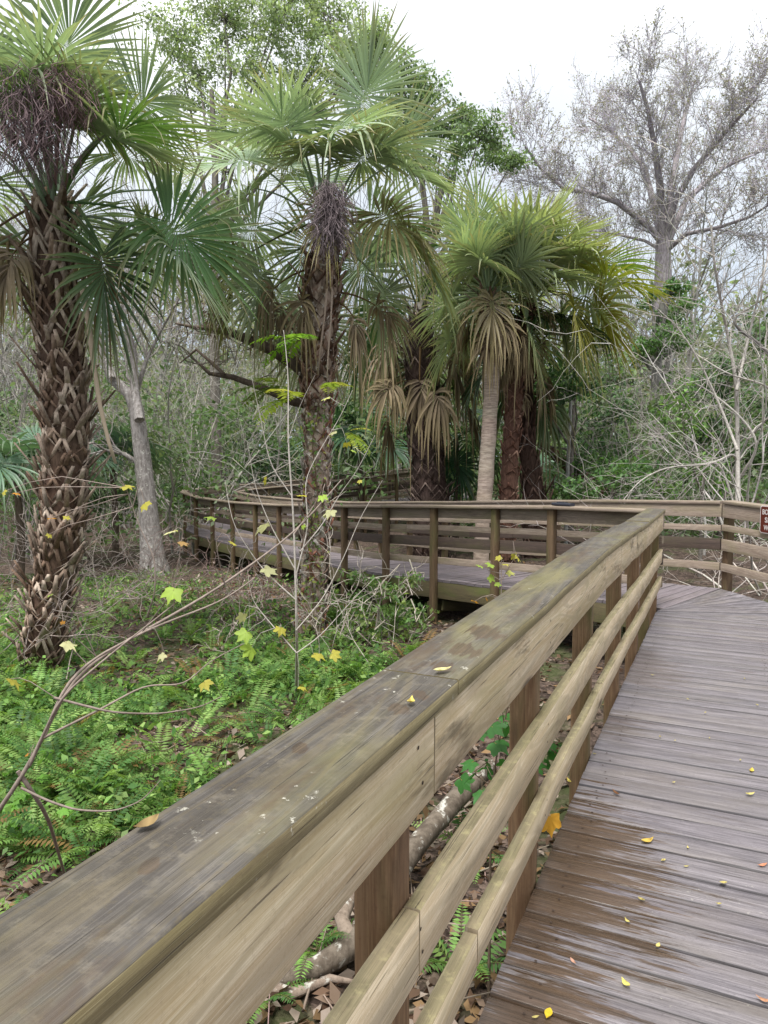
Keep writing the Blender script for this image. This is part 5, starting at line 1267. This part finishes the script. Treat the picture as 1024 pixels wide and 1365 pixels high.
maple_leaf(mb, p + (0, 0, 0.05), (0.1, -0.2, -1), (0.3, -1, 0.3), 0.075, S(214, 160, 60)); tag(mb.build('fallen_leaf', M['dry'], None, tuple(p)), 'orange autumn leaf hanging at the deck edge under the lower rail', 'leaf')

# ------------------------------------------------------------------ light
w = bpy.data.worlds.new('World'); SC.world = w; w.use_nodes = True; nt = w.node_tree; nt.nodes.clear()
sky = nt.nodes.new('ShaderNodeTexSky'); sky.sky_type = 'NISHITA'; sky.sun_disc = False
SUN_EL, SUN_AZ = R(66), R(205)
sky.sun_elevation = SUN_EL; sky.sun_rotation = SUN_AZ; sky.air_density = 1.0; sky.dust_density = 2.0; sky.ozone_density = 1.0
tc = nt.nodes.new('ShaderNodeTexCoord'); nz = nt.nodes.new('ShaderNodeTexNoise'); nz.inputs['Scale'].default_value = 2.2; nz.inputs['Detail'].default_value = 4
nt.links.new(tc.outputs['Generated'], nz.inputs['Vector'])
sx = nt.nodes.new('ShaderNodeSeparateXYZ'); nt.links.new(tc.outputs['Generated'], sx.inputs[0])
ad = nt.nodes.new('ShaderNodeMath'); ad.operation = 'MULTIPLY_ADD'; ad.inputs[1].default_value = 0.55; nt.links.new(nz.outputs[0], ad.inputs[0]); nt.links.new(sx.outputs[2], ad.inputs[2])
cr = nt.nodes.new('ShaderNodeValToRGB'); nt.links.new(ad.outputs[0], cr.inputs[0])
el_ = cr.color_ramp.elements; el_[0].position = 0.18; el_[0].color = (0.27, 0.31, 0.38, 1); el_[1].position = 1.0; el_[1].color = (1, 1, 1, 1)
e_ = el_.new(0.5); e_.color = (0.39, 0.432, 0.49, 1); e_ = el_.new(0.72); e_.color = (0.56, 0.58, 0.605, 1)
vm = nt.nodes.new('ShaderNodeVectorMath'); vm.operation = 'SCALE'; vm.inputs['Scale'].default_value = 13.5; nt.links.new(cr.outputs[0], vm.inputs[0])
mx = nt.nodes.new('ShaderNodeMix'); mx.data_type = 'RGBA'; mx.inputs[0].default_value = 0.88
nt.links.new(vm.outputs[0], mx.inputs[7]); nt.links.new(sky.outputs[0], mx.inputs[6])
bg = nt.nodes.new('ShaderNodeBackground'); bg.inputs['Strength'].default_value = 0.1
nt.links.new(mx.outputs[2], bg.inputs['Color'])
wo = nt.nodes.new('ShaderNodeOutputWorld'); nt.links.new(bg.outputs[0], wo.inputs[0])
sl = bpy.data.lights.new('sun', 'SUN'); sl.energy = 2.9; sl.angle = R(20); sl.color = (1.0, 0.98, 0.95)
so = bpy.data.objects.new('sun', sl); COL.objects.link(so)
az = SUN_AZ; dv = Vector((math.sin(az) * math.cos(SUN_EL), math.cos(az) * math.cos(SUN_EL), math.sin(SUN_EL)))
so.rotation_euler = dv.to_track_quat('Z', 'Y').to_euler(); so.location = (0, -5, 12)

SC.view_settings.view_transform = 'Standard'; SC.view_settings.look = 'None'; SC.view_settings.gamma = 1; SC.view_settings.exposure = 0.62
cy = SC.cycles; cy.max_bounces = 6; cy.diffuse_bounces = 3; cy.glossy_bounces = 2; cy.transmission_bounces = 4
print('POLYS', sum(len(o.data.polygons) for o in SC.objects if o.type == 'MESH'), 'bare', nb_, 'wood', nw_)
